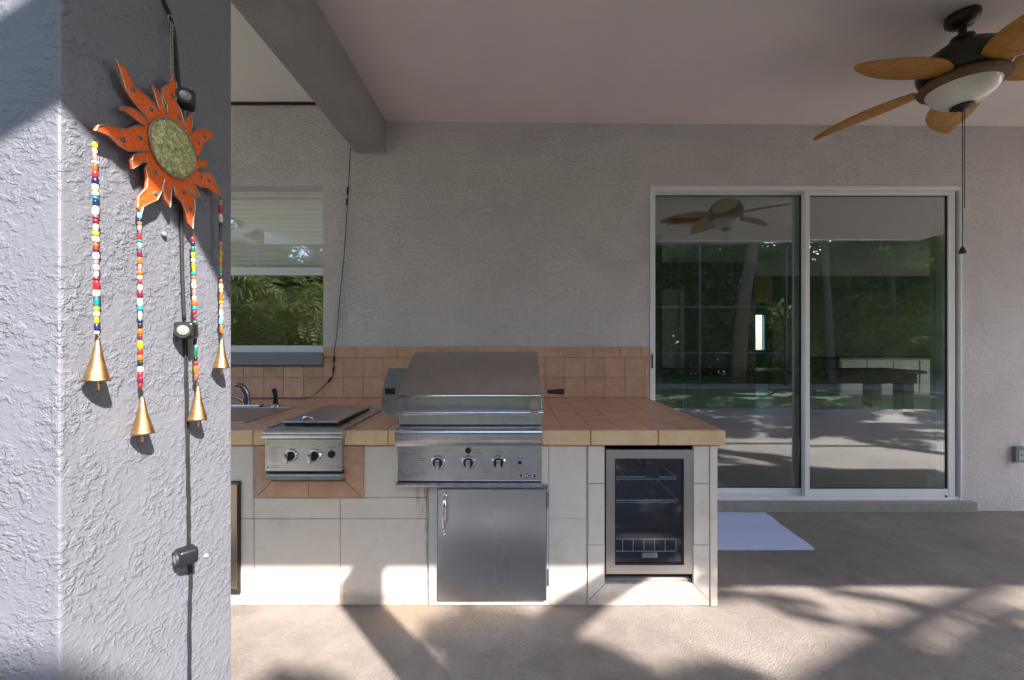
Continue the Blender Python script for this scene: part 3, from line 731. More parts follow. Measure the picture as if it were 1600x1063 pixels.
# rotisserie motor on the left end, spit handle on the right
ym = 2.30
mm = B(); yfm = ym-.011
poly_prism(mm, [(X(u, ym), yfm, Z(v, ym)) for u, v in ((640, 577), (609, 577), (605, 584), (602, 595), (599, 607), (596.5, 622), (596, 634), (598, 641), (602, 645), (610, 647), (640, 647))], (0, .13, 0))
mo = mesh_obj('rotisserie_motor', mm, M_steel, gr, auto=35)
tpb = B(); box(tpb, X(606, ym), X(640, ym), yfm-.004, ym+.119, Z(577, ym)+.001, Z(574.5, ym)+.001, .002); mesh_obj('motor_cap', tpb, M_steel, mo)
for u in (606.5, 614.5):
    mesh_obj('switch', box(B(), X(u-3.6, ym), X(u+3.6, ym), ym-.018, ym-.008, Z(615.5, ym), Z(606, ym), .002), M_black, mo)
printlines(mo, ym-.0115, [(601, 608, 626, .002), (603, 605, 621, .002), (611, 613, 621, .002)])
sp = B(); cyl(sp, (hx1, 2.40, Z(611.5, 2.40)), (X(858, 2.4), 2.40, Z(611.5, 2.4)), .005); spo = mesh_obj('spit_rod', sp, M_chrome, gr)
sp = B(); xh = X(855, 2.4); zz = Z(611.7, 2.4); lathe(sp, [(0, xh-.003), (.010, xh), (.013, xh+.03), (.017, xh+.08), (.015, xh+.098), (0, xh+.102)], (0, 2.40, zz), 16, 'x')
mesh_obj('spit_handle', sp, M_blackrubber, spo, smooth=True)

# ------------------------------------------------------------------ side burner
YB = 2.10
sbn = thing('side_burner', 'stainless side burner with flat lid and two knobs, left of the grill', 'side burner', (-1.08, 2.45, CT))
bx0, bx1 = X(414.5, YB), X(535, YB)
mesh_obj('body', box(B(), -1.272, -.883, YB+.03, 2.858, .80, .927, .003), M_steel, sbn)
pz1b, pz0b = Z(686, YB), Z(736, YB)
bpan = mesh_obj('control_panel', box(B(), bx0, X(534.5, YB), YB, YB+.031, pz0b, pz1b, .002), M_steel, sbn)
ft = B(); extrude_profile_x(ft, [(YB+.031, .934), (YB-.008, .930), (YB-.02, .924), (YB-.024, .915), (YB-.018, pz1b+.008), (YB-.004, pz1b+.003), (YB+.031, pz1b+.003)], X(410.5, YB-.01), X(536, YB-.01))
mesh_obj('front_flange', ft, M_steel, sbn, auto=40)
fl = B(); box(fl, -1.29, -1.275, YB+.032, 2.87, .928, .934, .002); box(fl, -.882, -.866, YB+.032, 2.87, .928, .934, .002); box(fl, -1.274, -.883, 2.86, 2.872, .9285, .934, .002)
mesh_obj('flange', fl, M_steel, sbn)
ld_ = mesh_obj('lid', box(B(), X(440, 2.24), X(528, 2.24), 2.24, 2.79, 0.940, .951, .003), M_steelhood, sbn)
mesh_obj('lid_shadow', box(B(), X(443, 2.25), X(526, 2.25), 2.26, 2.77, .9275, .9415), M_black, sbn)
hnd = B(); hx = (X(475, 2.23), X(491, 2.23))
tube(hnd, smooth_path([(hx[0], 2.228, .95), (hx[0]+.004, 2.215, .968), (hx[0]+.018, 2.205, .978), (hx[1]-.018, 2.205, .978), (hx[1]-.004, 2.215, .968), (hx[1], 2.228, .95)], 5), .006, 10)
mesh_obj('lid_handle', hnd, M_chrome, ld_, smooth=True)
for u in (455.5, 492.5): knob(bpan, X(u, YB), Z(711, YB), YB, .032*.9, -.012)
button(bpan, X(518, YB), Z(709.5, YB), YB, .019)
for (u, v) in ((418.5, 693.5), (530, 693.5), (418.5, 730), (530, 730)): button(bpan, X(u, YB), Z(v, YB), YB, .004, 'screw', M_darkchrome)
rows = [(424, 443, 698.3, .0016)]+[(424, 437-(i % 3)*2, 701+i*2.0, .0009) for i in range(11)]+[(423, 438, 727.5, .0022), (424, 442, 730.3, .0012)]
rows += [(452, 458, 694.8, .0022), (488, 495.5, 694.5, .0022), (512.5, 524, 698.5, .0022), (515, 521, 702, .0014)]
for u in (455.5, 492.5): rows += [(u-9, u-7, 724, .0015), (u+6, u+9, 724, .0015)]
printlines(bpan, YB, rows)
lt = B(); extrude_profile_x(lt, [(YB+.03, pz0b-.008), (YB-.004, pz0b-.010), (YB-.028, pz0b-.016), (YB-.030, pz0b-.034), (YB-.024, pz0b-.037), (YB+.03, pz0b-.037)], X(410, YB-.03), X(533, YB-.03))
mesh_obj('lower_trim', lt, M_steel, sbn)
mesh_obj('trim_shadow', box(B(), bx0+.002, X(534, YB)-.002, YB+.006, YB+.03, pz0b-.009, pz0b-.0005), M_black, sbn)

# ------------------------------------------------------------------ access doors
yd = YC-.012
ad_ = thing('access_door', 'stainless cabinet door with chrome pull directly under the grill', 'access door', (X(770, yd), yd, 0))
mesh_obj('frame', frame_box(B(), X(670, YC), X(857, YC), Z(944.5, YC), Z(762, YC)+.012, YC-.006, YC+.013, X(684, YC)-X(670, YC), .010, .022, .012, .002), M_cab, ad_)
leaf = mesh_obj('door_leaf', box(B(), X(684.5, yd), X(853.5, yd), yd-.006, yd+.012, Z(937.5, yd), Z(763.5, yd), .003), M_steeldoor, ad_)
pull = B(); ph = X(696, yd); pa = [(ph, yd-.010, Z(773, yd)), (ph, yd-.030, Z(777, yd)), (ph, yd-.040, Z(785, yd)), (ph, yd-.044, Z(800, yd)), (ph, yd-.040, Z(816, yd)), (ph, yd-.030, Z(824, yd)), (ph, yd-.010, Z(828, yd))]
sp_ = smooth_path(pa, 4); nn = len(sp_); rr = [.006+.005*math.sin(PI*i/(nn-1)) for i in range(nn)]
tube(pull, sp_, rr, 12)
for v in (773, 828):
    lathe(pull, [(.012, yd-.0065), (.012, yd-.010), (.007, yd-.016), (0, yd-.018)], (ph, 0, Z(v, yd)), 12, 'y')
bmesh.ops.create_uvsphere(pull, u_segments=10, v_segments=8, radius=.008, matrix=Matrix.Translation((ph, yd-.026, Z(769, yd)))); bmesh.ops.create_uvsphere(pull, u_segments=10, v_segments=8, radius=.008, matrix=Matrix.Translation((ph, yd-.026, Z(831, yd))))
mesh_obj('handle', pull, M_chrome, leaf, smooth=True)
for v0, v1 in ((767.5, 793), (888, 914)):
    h = B(); cyl(h, (X(856, yd), yd-.006, Z(v1, yd)), (X(856, yd), yd-.006, Z(v0, yd)), .005, n=10); mesh_obj('hinge', h, M_darkchrome, ad_)
hc = B(); box(hc, X(846, yd), X(855.5, yd), yd-.022, yd, Z(762, yd), Z(756.5, yd), .002); mesh_obj('hinge_cap', hc, M_darkchrome, ad_)
ad2 = thing('access_door', 'dark edged stainless cabinet door cut off by the column at the left', 'access door', (X(330, yd), yd, 0))
mesh_obj('frame', frame_box(B(), X(240, YC), X(374.5, yd), Z(926, YC), Z(751, YC), yd, YC-.001, .02, .006, .02, .006, .001), M_dark, ad2)
mesh_obj('door_leaf', box(B(), X(247, YC), X(371, yd), yd-.004, YC-.002, Z(918, YC), Z(755, YC), .002), steel('tan_steel', (.50, .42, .33), .3, .4, 'z'), ad2)

# ------------------------------------------------------------------ mini fridge
yf = YC+.004
fr = thing('mini_fridge', 'under counter drinks fridge with steel framed glass door', 'fridge', (X(1014, yf), yf, FRZ0+.013))
fx0, fx1, fz0, fz1 = X(947, yf), X(1082.5, yf), Z(896.5, yf), Z(702.5, yf)
def mitre_frame(bm_, x0, x1, z0, z1, bw, y, th):
    o = [(x0, z0), (x1, z0), (x1, z1), (x0, z1)]; i_ = [(x0+bw, z0+bw), (x1-bw, z0+bw), (x1-bw, z1-bw), (x0+bw, z1-bw)]
    for k in range(4):
        a0, a1, b1, b0 = o[k], o[(k+1) % 4], i_[(k+1) % 4], i_[k]
        poly_prism(bm_, [(a0[0], y, a0[1]), (a1[0], y, a1[1]), (b1[0], y, b1[1]), (b0[0], y, b0[1])], (0, th, 0))
fb = B(); mitre_frame(fb, fx0, fx1, fz0, fz1, .046, yf, .025)
fdo = mesh_obj('door_frame', fb, steel('fridge_frame_steel', (.56, .555, .56), .3, .36, 'z'), fr)
mesh_obj('gasket', frame_box(B(), fx0+.046, fx1-.046, fz0+.046, fz1-.046, yf+.006, yf+.02, .008, .008, .008, .008), M_seal, fdo)
mesh_obj('pane', box(B(), fx0+.048, fx1-.048, yf+.012, yf+.016, fz0+.048, fz1-.048), M_fglass, fdo)
q = mesh_obj('badge_plate', box(B(), X(1003, yf+.01), X(1026.5, yf+.01), yf+.008, yf+.0115, Z(872, yf), Z(865, yf), .001), M_chrome, fdo)
cab = B(); i0, i1, j0, j1 = fx0+.03, fx1-.03, fz0+.03, fz1-.03
box(cab, i0-.02, i0, yf+.03, yf+.5, j0, j1); box(cab, i1, i1+.02, yf+.03, yf+.5, j0, j1); box(cab, i0, i1, yf+.03, yf+.5, j0-.02, j0); box(cab, i0, i1, yf+.03, yf+.5, j1, j1+.02); box(cab, i0, i1, yf+.46, yf+.5, j0, j1)
mesh_obj('cabinet', cab, flat('fridge_liner', (.08, .09, .11), .5), fr)
mesh_obj('base_foot', box(B(), fx0+.02, fx1-.02, yf+.04, yf+.45, FRZ0+.0125, j0-.021), M_dark, fr)
mesh_obj('light_housing', box(B(), X(1006, yf+.1), X(1026, yf+.1), yf+.06, yf+.2, Z(742, yf+.1), j1-.001), M_black, fr)
M_wire = flat('shelf_wire', (.9, .92, .95), .35, .0)
def wire_shelf(z, x0, x1, y0, y1, n=9):
    q = B(); 
    for (a, b) in (((x0, y0), (x1, y0)), ((x1, y0), (x1, y1)), ((x1, y1), (x0, y1)), ((x0, y1), (x0, y0))): cyl(q, (*a, z), (*b, z), .0032, n=6)
    for k in range(1, n):
        x = x0+(x1-x0)*k/n; cyl(q, (x, y0-.001, z+.003), (x, y1, z+.003), .0007, n=4, cap=False)
    cyl(q, (x0, y0, z-.012), (x1, y0, z-.012), .0016, n=6)
    return mesh_obj('shelf', q, M_wire, fr)
wire_shelf(Z(742, yf+.1), i0+.004, i1-.03, yf+.07, yf+.40)
wire_shelf(Z(778, yf+.1), i0+.004, i1-.02, yf+.07, yf+.40)
q = B(); zb0, zb1 = Z(861, yf+.06), Z(842, yf+.06); xb0, xb1 = i0+.004, X(1056, yf+.06)
for z in (zb0, zb1): cyl(q, (xb0, yf+.06, z), (xb1, yf+.06, z), .0028, n=6)
for k in range(7):
    x = xb1-(xb1-xb0)*k/6.2; cyl(q, (x, yf+.06, zb0), (x, yf+.06, zb1), .0028, n=6)
mesh_obj('basket', q, M_wire, fr)

# ------------------------------------------------------------------ sink, faucet, sprayer
sk = thing('sink', 'stainless drop in sink in the counter by the column', 'sink', (-1.9, 2.6, CT))
rim = B(); frame_box(rim, -2.37, -1.515, 0, 0, 0, 0, 0, 0, 0, 0) if False else None
sx0, sx1, sy0, sy1 = -2.37, -1.512, 2.315, 2.925
ri = B()
box(ri, sx0, sx1, sy0, sy0+.025, CT+.001, CT+.006, .002); box(ri, sx0, sx1, sy1-.10, sy1, CT+.001, CT+.006, .002)
box(ri, sx0, sx0+.025, sy0+.025, sy1-.10, CT+.001, CT+.006, .002); box(ri, sx1-.025, sx1, sy0+.025, sy1-.10, CT+.001, CT+.006, .002)
mesh_obj('rim', ri, M_steel, sk)
ba = B(); a_, b_, c_, d_ = sx0+.025, sx1-.025, sy0+.025, sy1-.10
vt_ = [(a_, c_), (b_, c_), (b_, d_), (a_, d_)]; vb_ = [(a_+.03, c_+.03), (b_-.03, c_+.03), (b_-.03, d_-.03), (a_+.03, d_-.03)]
A_ = [ba.verts.new((x, y, CT+.002)) for x, y in vt_]; C_ = [ba.verts.new((x, y, CT-.07)) for x, y in vt_]; D_ = [ba.verts.new((x, y, CT-.075-.03)) for x, y in vb_]
for i in range(4):
    ba.faces.new((A_[i], A_[(i+1) % 4], C_[(i+1) % 4], C_[i])); ba.faces.new((C_[i], C_[(i+1) % 4], D_[(i+1) % 4], D_[i]))
ba.faces.new(D_); mesh_obj('basin', ba, steel('sink_steel', (.6, .6, .62), .3, .4, 'x'), sk)
# carcass is solid below the sink: cut a pocket
bpy.context.view_layer.update()
me = car.data; bb = bmesh.new(); bb.from_mesh(me)
def zcar(): pass
bb.free()
fc = thing('faucet', 'dark chrome single lever faucet behind the sink', 'faucet', (X(383, 2.87), 2.87, CT))
fy = 2.87; fxx = X(381, fy)
fbm = B(); box(fbm, X(345, fy), X(409, fy), fy-.028, fy+.028, CT+.0065, CT+.022, .008, 3); mesh_obj('base_plate', fbm, M_chrome, fc, auto=40)
sp = B(); tube(sp, smooth_path([(fxx+.02, fy, CT+.02), (fxx+.025, fy-.01, CT+.09), (fxx+.006, fy-.03, CT+.15), (fxx-.03, fy-.05, CT+.165)], 5), [.026-.0008*i for i in range(16)], 14)
mesh_obj('body', sp, M_darkchrome, fc, smooth=True)
sp = B(); tube(sp, smooth_path([(fxx+.01, fy-.02, CT+.045), (fxx-.08, fy-.09, CT+.11), (fxx-.18, fy-.16, CT+.15)], 5), .012, 12); mesh_obj('spout', sp, M_chrome, fc, smooth=True)
sy = 2.88; sxp = X(430.5, sy)
spr = thing('side_sprayer', 'small black pull out sprayer standing beside the faucet', 'sprayer', (sxp, sy, CT))
q = B(); lathe(q, [(.028, CT+.0065), (.028, CT+.012), (.018, CT+.02), (.016, CT+.022)], (sxp, sy, 0), 20); mesh_obj('collar', q, M_chrome, spr, auto=40)
q = B(); tube(q, [(sxp, sy, CT+.02), (sxp, sy, CT+.06), (sxp-.002, sy, CT+.095), (sxp-.006, sy-.004, CT+.115), (sxp-.014, sy-.012, CT+.124)], [.016, .0145, .014, .017, .013], 14); mesh_obj('spray_head', q, M_black, spr, smooth=True)

# ------------------------------------------------------------------ cables on the wall
pc = thing('power_cable', 'thin black cable with inline connectors hanging beside the window down to the counter', 'cable', (X(530, YW), YW-.01, CT))
yy = YW-.022
pts = [(X(u, yy), yy+.006, Z(v, yy)) for u, v in ((547, 229), (544, 290), (541.5, 330), (537, 400), (531, 460), (526, 520), (522, 548), (521, 575), (517, 592), (505, 603), (495, 613), (483, 620.5))]
pts += [(X(470, 3.25), 3.25, CT+.006), (X(440, 3.27), 3.27, CT+.006), (X(400, 3.24), 3.24, CT+.006), (X(360, 3.28), 3.28, CT+.006), (-2.5, 3.28, CT+.006)]
q = B(); tube(q, smooth_path(pts, 5), .0035, 6); mesh_obj('cable', q, M_blackrubber, pc, smooth=True)
for (u, v, u2, v2) in ((543.3, 292, 542.8, 304), (542.2, 310, 541.8, 320), (521.8, 556, 521.3, 566), (521, 573, 520.3, 583), (517.5, 589.5, 512, 597)):
    q = B(); cyl(q, (X(u, yy), yy+.004, Z(v, yy)), (X(u2, yy), yy+.004, Z(v2, yy)), .009, .008, 10); mesh_obj('connector', q, M_black, pc)

# ------------------------------------------------------------------ outlet, floor mat
ob = thing('outlet_box', 'small grey weatherproof outlet on the wall right of the door', 'outlet', (X(1588, YW), YW, Z(709, YW)))
q = mesh_obj('cover', box(B(), X(1580.5, YW), X(1596, YW), YW-.028, YW-.0005, Z(721, YW), Z(696.5, YW), .005, 3), M_outlet, ob)
mesh_obj('rain_hood', box(B(), X(1580.5, YW)-.002, X(1596, YW)+.002, YW-.036, YW-.0285, Z(700, YW), Z(696, YW), .003), M_outlet, ob)
for v in (705, 714): mesh_obj('receptacle', box(B(), X(1584.5, YW), X(1594, YW), YW-.031, YW-.0285, Z(v+3.6, YW), Z(v-3.6, YW), .002), flat('receptacle_grey', (.3, .33, .36), .5) if v == 705 else MATS['receptacle_grey'], ob)
mt = B(); nx, ny = 40, 30
mx0, mx1, my0, my1 = 1.14, 2.0, 2.71, 3.285
gv = {}
for i in range(nx+1):
    for j in range(ny+1):
        u_, v_ = i/nx, j/ny
        x = mx0+(mx1-mx0)*u_+.003*math.sin(v_*9)*u_+.03*v_*u_; y = my0+(my1-my0)*v_+.002*math.sin(u_*9)
        z = .013+.002*math.sin(u_*14+v_*5)+.0015*math.sin(v_*17)
        gv[i, j] = mt.verts.new((x, y, z))
for i in range(nx):
    for j in range(ny): mt.faces.new((gv[i, j], gv[i+1, j], gv[i+1, j+1], gv[i, j+1]))
r = bmesh.ops.extrude_face_region(mt, geom=mt.faces[:])
for v in r['geom']:
    if isinstance(v, bmesh.types.BMVert): v.co.z = .002
tag(mesh_obj('door_mat', mt, M_mat, smooth=False, auto=50), 'pale blue cloth mat on the floor in front of the sliding door', 'mat')

# ------------------------------------------------------------------ ceiling fan
FX, FY = 2.43, 2.21
fan = thing('ceiling_fan', 'bronze ceiling fan with woven amber leaf blades and glass bowl light', 'ceiling fan', (FX, FY, cz(FX)))
zc = cz(FX)
def fl_(name, prof, mat, parent=fan, n=40):
    q = B(); lathe(q, prof, (FX, FY, 0), n); return mesh_obj(name, q, mat, parent, auto=45)
fl_('canopy', [(.070, zc-.001), (.072, zc-.02), (.068, zc-.040), (.05, zc-.058), (.022, zc-.066)], M_bronze)
fl_('downrod', [(.017, zc-.066), (.017, zc-.13)], M_bronze, n=16)
zb = 2.845
fl_('motor_housing', [(.03, zc-.115), (.048, zc-.122), (.05, zc-.14), (.035, zc-.15), (.09, zb+.135), (.14, zb+.10), (.174, zb+.055), (.186, zb+.02), (.18, zb-.01), (.16, zb-.04), (.14, zb-.05)], M_bronze)
zk = zb-.055
rg = fl_('rattan_ring', [(.12, zk+.01), (.155, zk+.012), (.174, zk), (.181, zk-.014), (.174, zk-.03), (.15, zk-.042), (.135, zk-.040)], M_rope)
bw_ = fl_('light_bowl', [(.147, zk-.038), (.143, zk-.055), (.126, zk-.085), (.095, zk-.112), (.06, zk-.13), (.02, zk-.137), (0, zk-.138)], M_bowl)
fl_('finial', [(.0, zk-.132), (.048, zk-.135), (.05, zk-.143), (.03, zk-.153), (.012, zk-.158), (0, zk-.168)], M_bronze)
def blade_mesh():
    q = B(); N_ = 18; L0, L1 = .17, .71
    up, dn = [], []
    for k in range(N_+1):
        t = k/N_; r_ = L0+(L1-L0)*t
        wd = .146*(math.sin(PI*min(1, (t*.90+.10)))**.62)*(1-.30*t)
        wd = max(wd, .003)
        up.append((r_, wd*.95)); dn.append((r_, -wd*1.0))
    rows_ = []
    for (a, b) in zip(up, dn):
        row = []
        for s in range(7):
            f_ = s/6; y_ = a[1]+(b[1]-a[1])*f_; c_ = -.012*(1-(2*f_-1)**2)*1.0 - .03*((a[0]-L0)/(L1-L0))**2
            row.append((a[0], y_, c_))
        rows_.append(row)
    top_ = [[q.verts.new((x, y, z+.003)) for x, y, z in r_] for r_ in rows_]; bt_ = [[q.verts.new((x, y, z-.003)) for x, y, z in r_] for r_ in rows_]
    for i in range(N_):
        for s in range(6):
            q.faces.new((top_[i][s], top_[i+1][s], top_[i+1][s+1], top_[i][s+1])); q.faces.new((bt_[i][s], bt_[i][s+1], bt_[i+1][s+1], bt_[i+1][s]))
        q.faces.new((top_[i][0], bt_[i][0], bt_[i+1][0], top_[i+1][0])); q.faces.new((top_[i][6], top_[i+1][6], bt_[i+1][6], bt_[i][6]))
    q.faces.new([top_[0][s] for s in range(7)]+[bt_[0][s] for s in range(6, -1, -1)]); q.faces.new([top_[N_][s] for s in range(6, -1, -1)]+[bt_[N_][s] for s in range(7)])
    return q
bl0 = None
ir = B()
lathe(ir, [(0, -.014), (.035, -.013), (.045, -.007), (.035, -.003), (0, -.002)], (.0, 0, 0), 18)
for v in ir.verts: v.co.x = .30+v.co.x*1.9
box(ir, .13, .26, -.018, .018, -.012, -.004, .003)
bl = mesh_obj('blade', blade_mesh(), M_blade); iro = mesh_obj('blade_bracket', ir, M_bronze, auto=40); iro.parent = bl
pitch = math.radians(-12)
for k, ang in enumerate((48, 120, 192, 264, 336)):
    if k == 0: o, io = bl, iro
    else:
        o = bl.copy(); COL.objects.link(o); io = iro.copy(); COL.objects.link(io); io.parent = o
    o.parent = fan; o.location = Vector((FX, FY, zb-.035))-fan.location
    o.rotation_euler = (Matrix.Rotation(math.radians(ang), 3, 'Z') @ Matrix.Rotation(pitch, 3, 'X')).to_euler()
ch = B(); cx_, cy_ = FX+.0, FY
tube(ch, [(cx_, cy_, zk-.16), (cx_, cy_, Z(386, FY))], .0022, 6); cho = mesh_obj('pull_chain', ch, M_bronze, fan)
q = B(); lathe(q, [(0, Z(383, FY)), (.006, Z(386, FY)), (.016, Z(393, FY)), (.014, Z(396, FY)), (0, Z(396.5, FY))], (cx_, cy_, 0), 14); mesh_obj('pull', q, M_bronze, cho, smooth=True)
ch = B(); tube(ch, [(cx_+.012, cy_, zk-.155), (cx_+.012, cy_, Z(325, FY))], .0018, 6); mesh_obj('pull_chain', ch, M_bronze, fan)

# ------------------------------------------------------------------ light cable on the column
lc = thing('light_cable', 'black cable with three small square spot lamps running down the column', 'string lights', cside(288, 516))
def cpath(L, off): return [cside(u, v, off) for u, v in L]
q = B(); tube(q, smooth_path(cpath([(246, -30), (256, 0), (266, 24), (273, 60), (277, 100), (281, 150), (285, 200), (283, 260), (283, 330), (285, 430), (288, 500)], .006), 5), .0035, 6)
mesh_obj('cable', q, M_blackrubber, lc, smooth=True)
for dx_, seed in ((0, 1), (.005, 2)):
    q = B(); L = [(289, 520), (290, 600), (292, 700), (293.5, 780), (294, 850), (297, 900), (295, 960), (295, 1063), (296, 1160)]
    pts = [p_+Vector((0, dx_+.001*math.sin(i*2.1+seed), 0)) for i, p_ in enumerate(smooth_path(cpath(L, .004), 5))]
    tube(q, pts, .0021, 6); mesh_obj('cable', q, M_blackrubber, lc, smooth=True)
def spot(u, v, yaw, parent, size=.021):
    c = cside(u, v, .022)
    R = Matrix.Translation(c) @ Matrix.Rotation(math.radians(yaw), 4, 'Z')
    q = B(); box(q, -size, size, -.018, .018, -size, size, .007, 3, R); h = mesh_obj('spot_lamp', q, M_black, parent, auto=50)
    q = B(); lathe(q, [(.0115, -.0178), (.0115, -.0200), (.009, -.0210), (0, -.0215)], (0, 0, 0), 20, 'y')
    for v_ in q.verts: v_.co = R @ v_.co
    mesh_obj('lens', q, M_led, h, smooth=True)
    q = B(); lathe(q, [(.0165, -.0170), (.0160, -.0215), (.012, -.0215), (.012, -.0180)], (0, 0, 0), 20, 'y')
    for v_ in q.verts: v_.co = R @ v_.co
    mesh_obj('bezel', q, M_blackrubber, h, auto=40)
    q = B(); box(q, -.022, -.010, -.006, .006, -.008, .008, 0, 2, Matrix.Translation(c)); mesh_obj('clip', q, M_black, h)
spot(289, 155, 40, lc, .018); spot(291, 516, 22, lc, .018); spot(291, 868, -35, lc, .017)
scr = B(); p0 = cside(254, 366, 0); bmesh.ops.create_uvsphere(scr, u_segments=10, v_segments=8, radius=.006, matrix=Matrix.Translation(p0+Vector((.003, 0, 0))))
tag(mesh_obj('wall_screw', scr, M_column, smooth=True), 'painted grey screw head in the column under the sun ornament', 'screw')
scr = B(); p0 = cside(321, 868, 0); cyl(scr, p0-Vector((.004, 0, 0)), p0+Vector((.005, 0, 0)), .0045, .0035, 10)
tag(mesh_obj('wall_anchor', scr, M_cab), 'white plastic wall anchor beside the lowest spot lamp', 'wall anchor')

# ------------------------------------------------------------------ sun ornament with beads and bells
SO = .022
so = thing('wind_chime', 'orange metal sun wind chime with bead strings and brass bells on the column', 'wind chime', cside(269, 232, SO))
oc = [(213,248),(250,275),(272,315),(292,358),(335,392),(368,422),(395,462),(378,400),(362,352),(385,372),(402,400),(412,440),(428,475),
(425,440),(408,400),(408,365),(440,345),(447,310),(465,345),(468,390),(462,420),(480,450),(492,490),(502,525),(510,495),(518,465),(532,495),(530,530),(520,558),
(545,540),(575,530),(605,548),(622,555),(612,575),(585,590),(572,620),(560,645),(545,652),(562,662),(600,672),(592,690),(570,695),(548,705),
(570,715),(605,715),(625,750),(640,790),(652,818),(630,805),(600,780),(565,775),(540,760),(552,790),(568,822),(545,815),(525,790),(512,765),
(520,790),(540,825),(543,870),(535,910),(533,950),(515,925),(503,880),(490,840),(460,810),(452,768),(445,790),(442,830),(438,860),(420,830),(410,790),(415,745),
(405,790),(385,830),(345,848),(325,860),(318,885),(303,860),(308,815),(340,780),(345,740),(338,700),(350,672),(320,675),(300,690),(285,700),(278,665),(290,640),(320,630),(350,625),
(310,625),(270,628),(230,605),(190,565),(155,550),(128,540),(140,520),(180,515),(220,530),(260,535),(300,520),(335,525),(310,505),(280,480),(250,460),(230,455),(245,442),(285,448),(320,475),(350,505),
(345,490),(310,450),(280,410),(255,370),(240,320),(228,280)]
op = [cside(100+x/2.657, y/2.657, SO) for x, y in oc]
q = B(); poly_prism(q, op, (-.0035, 0, 0)); sp_o = mesh_obj('sun_plate', q, M_orange, so)
q = B(); tube(q, [p_+Vector((.001, 0, 0)) for p_ in op]+[op[0]+Vector((.001, 0, 0))], .0013, 5); mesh_obj('edge_wire', q, M_tin, sp_o)
dc = cside(100+449/2.657, 617/2.657, SO)
q = B(); lathe(q, [(.057, .0005), (.056, .004), (.045, .006), (0, .007)], dc, 40, 'x'); mesh_obj('glass_disc', q, M_disc, sp_o, smooth=True)
q = B(); tube(q, [dc+Vector((.004, .058*math.cos(t), .058*math.sin(t))) for t in [2*PI*k/40 for k in range(41)]], .0018, 5); mesh_obj('disc_wire', q, M_tin, sp_o)
for (x, y) in ((287,370),(362,452),(448,398),(478,488),(582,566),(558,592),(568,732),(602,748),(497,795),(526,866),(380,803),(378,715),(245,578),(316,571)):
    c = cside(100+x/2.657, y/2.657, SO); q = B(); bmesh.ops.create_uvsphere(q, u_segments=8, v_segments=6, radius=.0052, matrix=Matrix.Translation(c) @ Matrix.Diagonal((.4, 1, .9, 1))); mesh_obj('gem', q, M_tealgem, sp_o, smooth=True)
# hanging chain
chn = B(); pa, pb_ = cside(268, 34, .014), cside(268.5, 118, SO)
for k in range(14):
    c = pa.lerp(pb_, (k+.5)/14); R = Matrix.Rotation(PI/2*(k % 2), 4, 'Z')
    tube(chn, [c+R.to_3x3() @ Vector((0, .0028*math.cos(t), .0055*math.sin(t))) for t in [2*PI*j/8 for j in range(9)]], .0008, 4)
tube(chn, [cside(268, 32, .014)+Vector((0, .009*math.cos(t), .009*math.sin(t))) for t in [2*PI*j/14 for j in range(15)]], .0012, 5)
mesh_obj('chain', chn, M_tin, so)
cols = {'white': (.75, .75, .70), 'red': (.5, .02, .03), 'teal': (.01, .28, .36), 'orange': (.75, .16, .01), 'lime': (.42, .50, .02), 'navy': (.01, .02, .12), 'cream': (.62, .55, .40), 'yellow': (.75, .52, .01), 'maroon': (.22, .01, .05), 'pink': (.6, .25, .26), 'black': (.02, .02, .02), 'sky': (.2, .5, .65), 'brown': (.24, .10, .03), 'green': (.02, .16, .08)}
BM = {k: flat('bead_'+k, tuple(c*.8 for c in v), .3, coat=.25) for k, v in cols.items()}
bd = B(); lathe(bd, [(.0012, -.5), (.7, -.5), (.97, -.28), (1, 0), (.97, .28), (.7, .5), (.0012, .5)], (0, 0, 0), 12)
bead_base = bpy.data.meshes.new('bead'); bd.to_mesh(bead_base); bd.free()
for p_ in bead_base.polygons: p_.use_smooth = True
bead_me = {}
for k, m in BM.items():
    me = bead_base.copy(); me.materials.append(m); bead_me[k] = me
seqs = ['yellow white pink white orange red navy cream cream teal navy white brown maroon cream lime white orange maroon white pink cream white maroon red cream teal lime white yellow navy white',
        'sky navy orange cream red teal white teal maroon orange pink orange cream red cream maroon white teal white navy black orange maroon lime red orange black white red maroon red',
        'red navy green yellow cream yellow teal orange white cream pink white orange teal red maroon green teal orange black sky green black red orange brown',
        'pink red white black green green brown pink orange lime yellow orange green black brown cream cream orange yellow pink white sky orange']
strings = [((148, 222), (151.5, 522), (155, 530, 595, 36), seqs[0]), ((218, 331), (219.5, 606), (224, 619, 677, 32), seqs[1]), ((301, 370), (306.5, 595), (311.5, 603, 655, 27.5), seqs[2]), ((344.5, 312), (345.8, 520), (348.5, 529, 575, 24), seqs[3])]
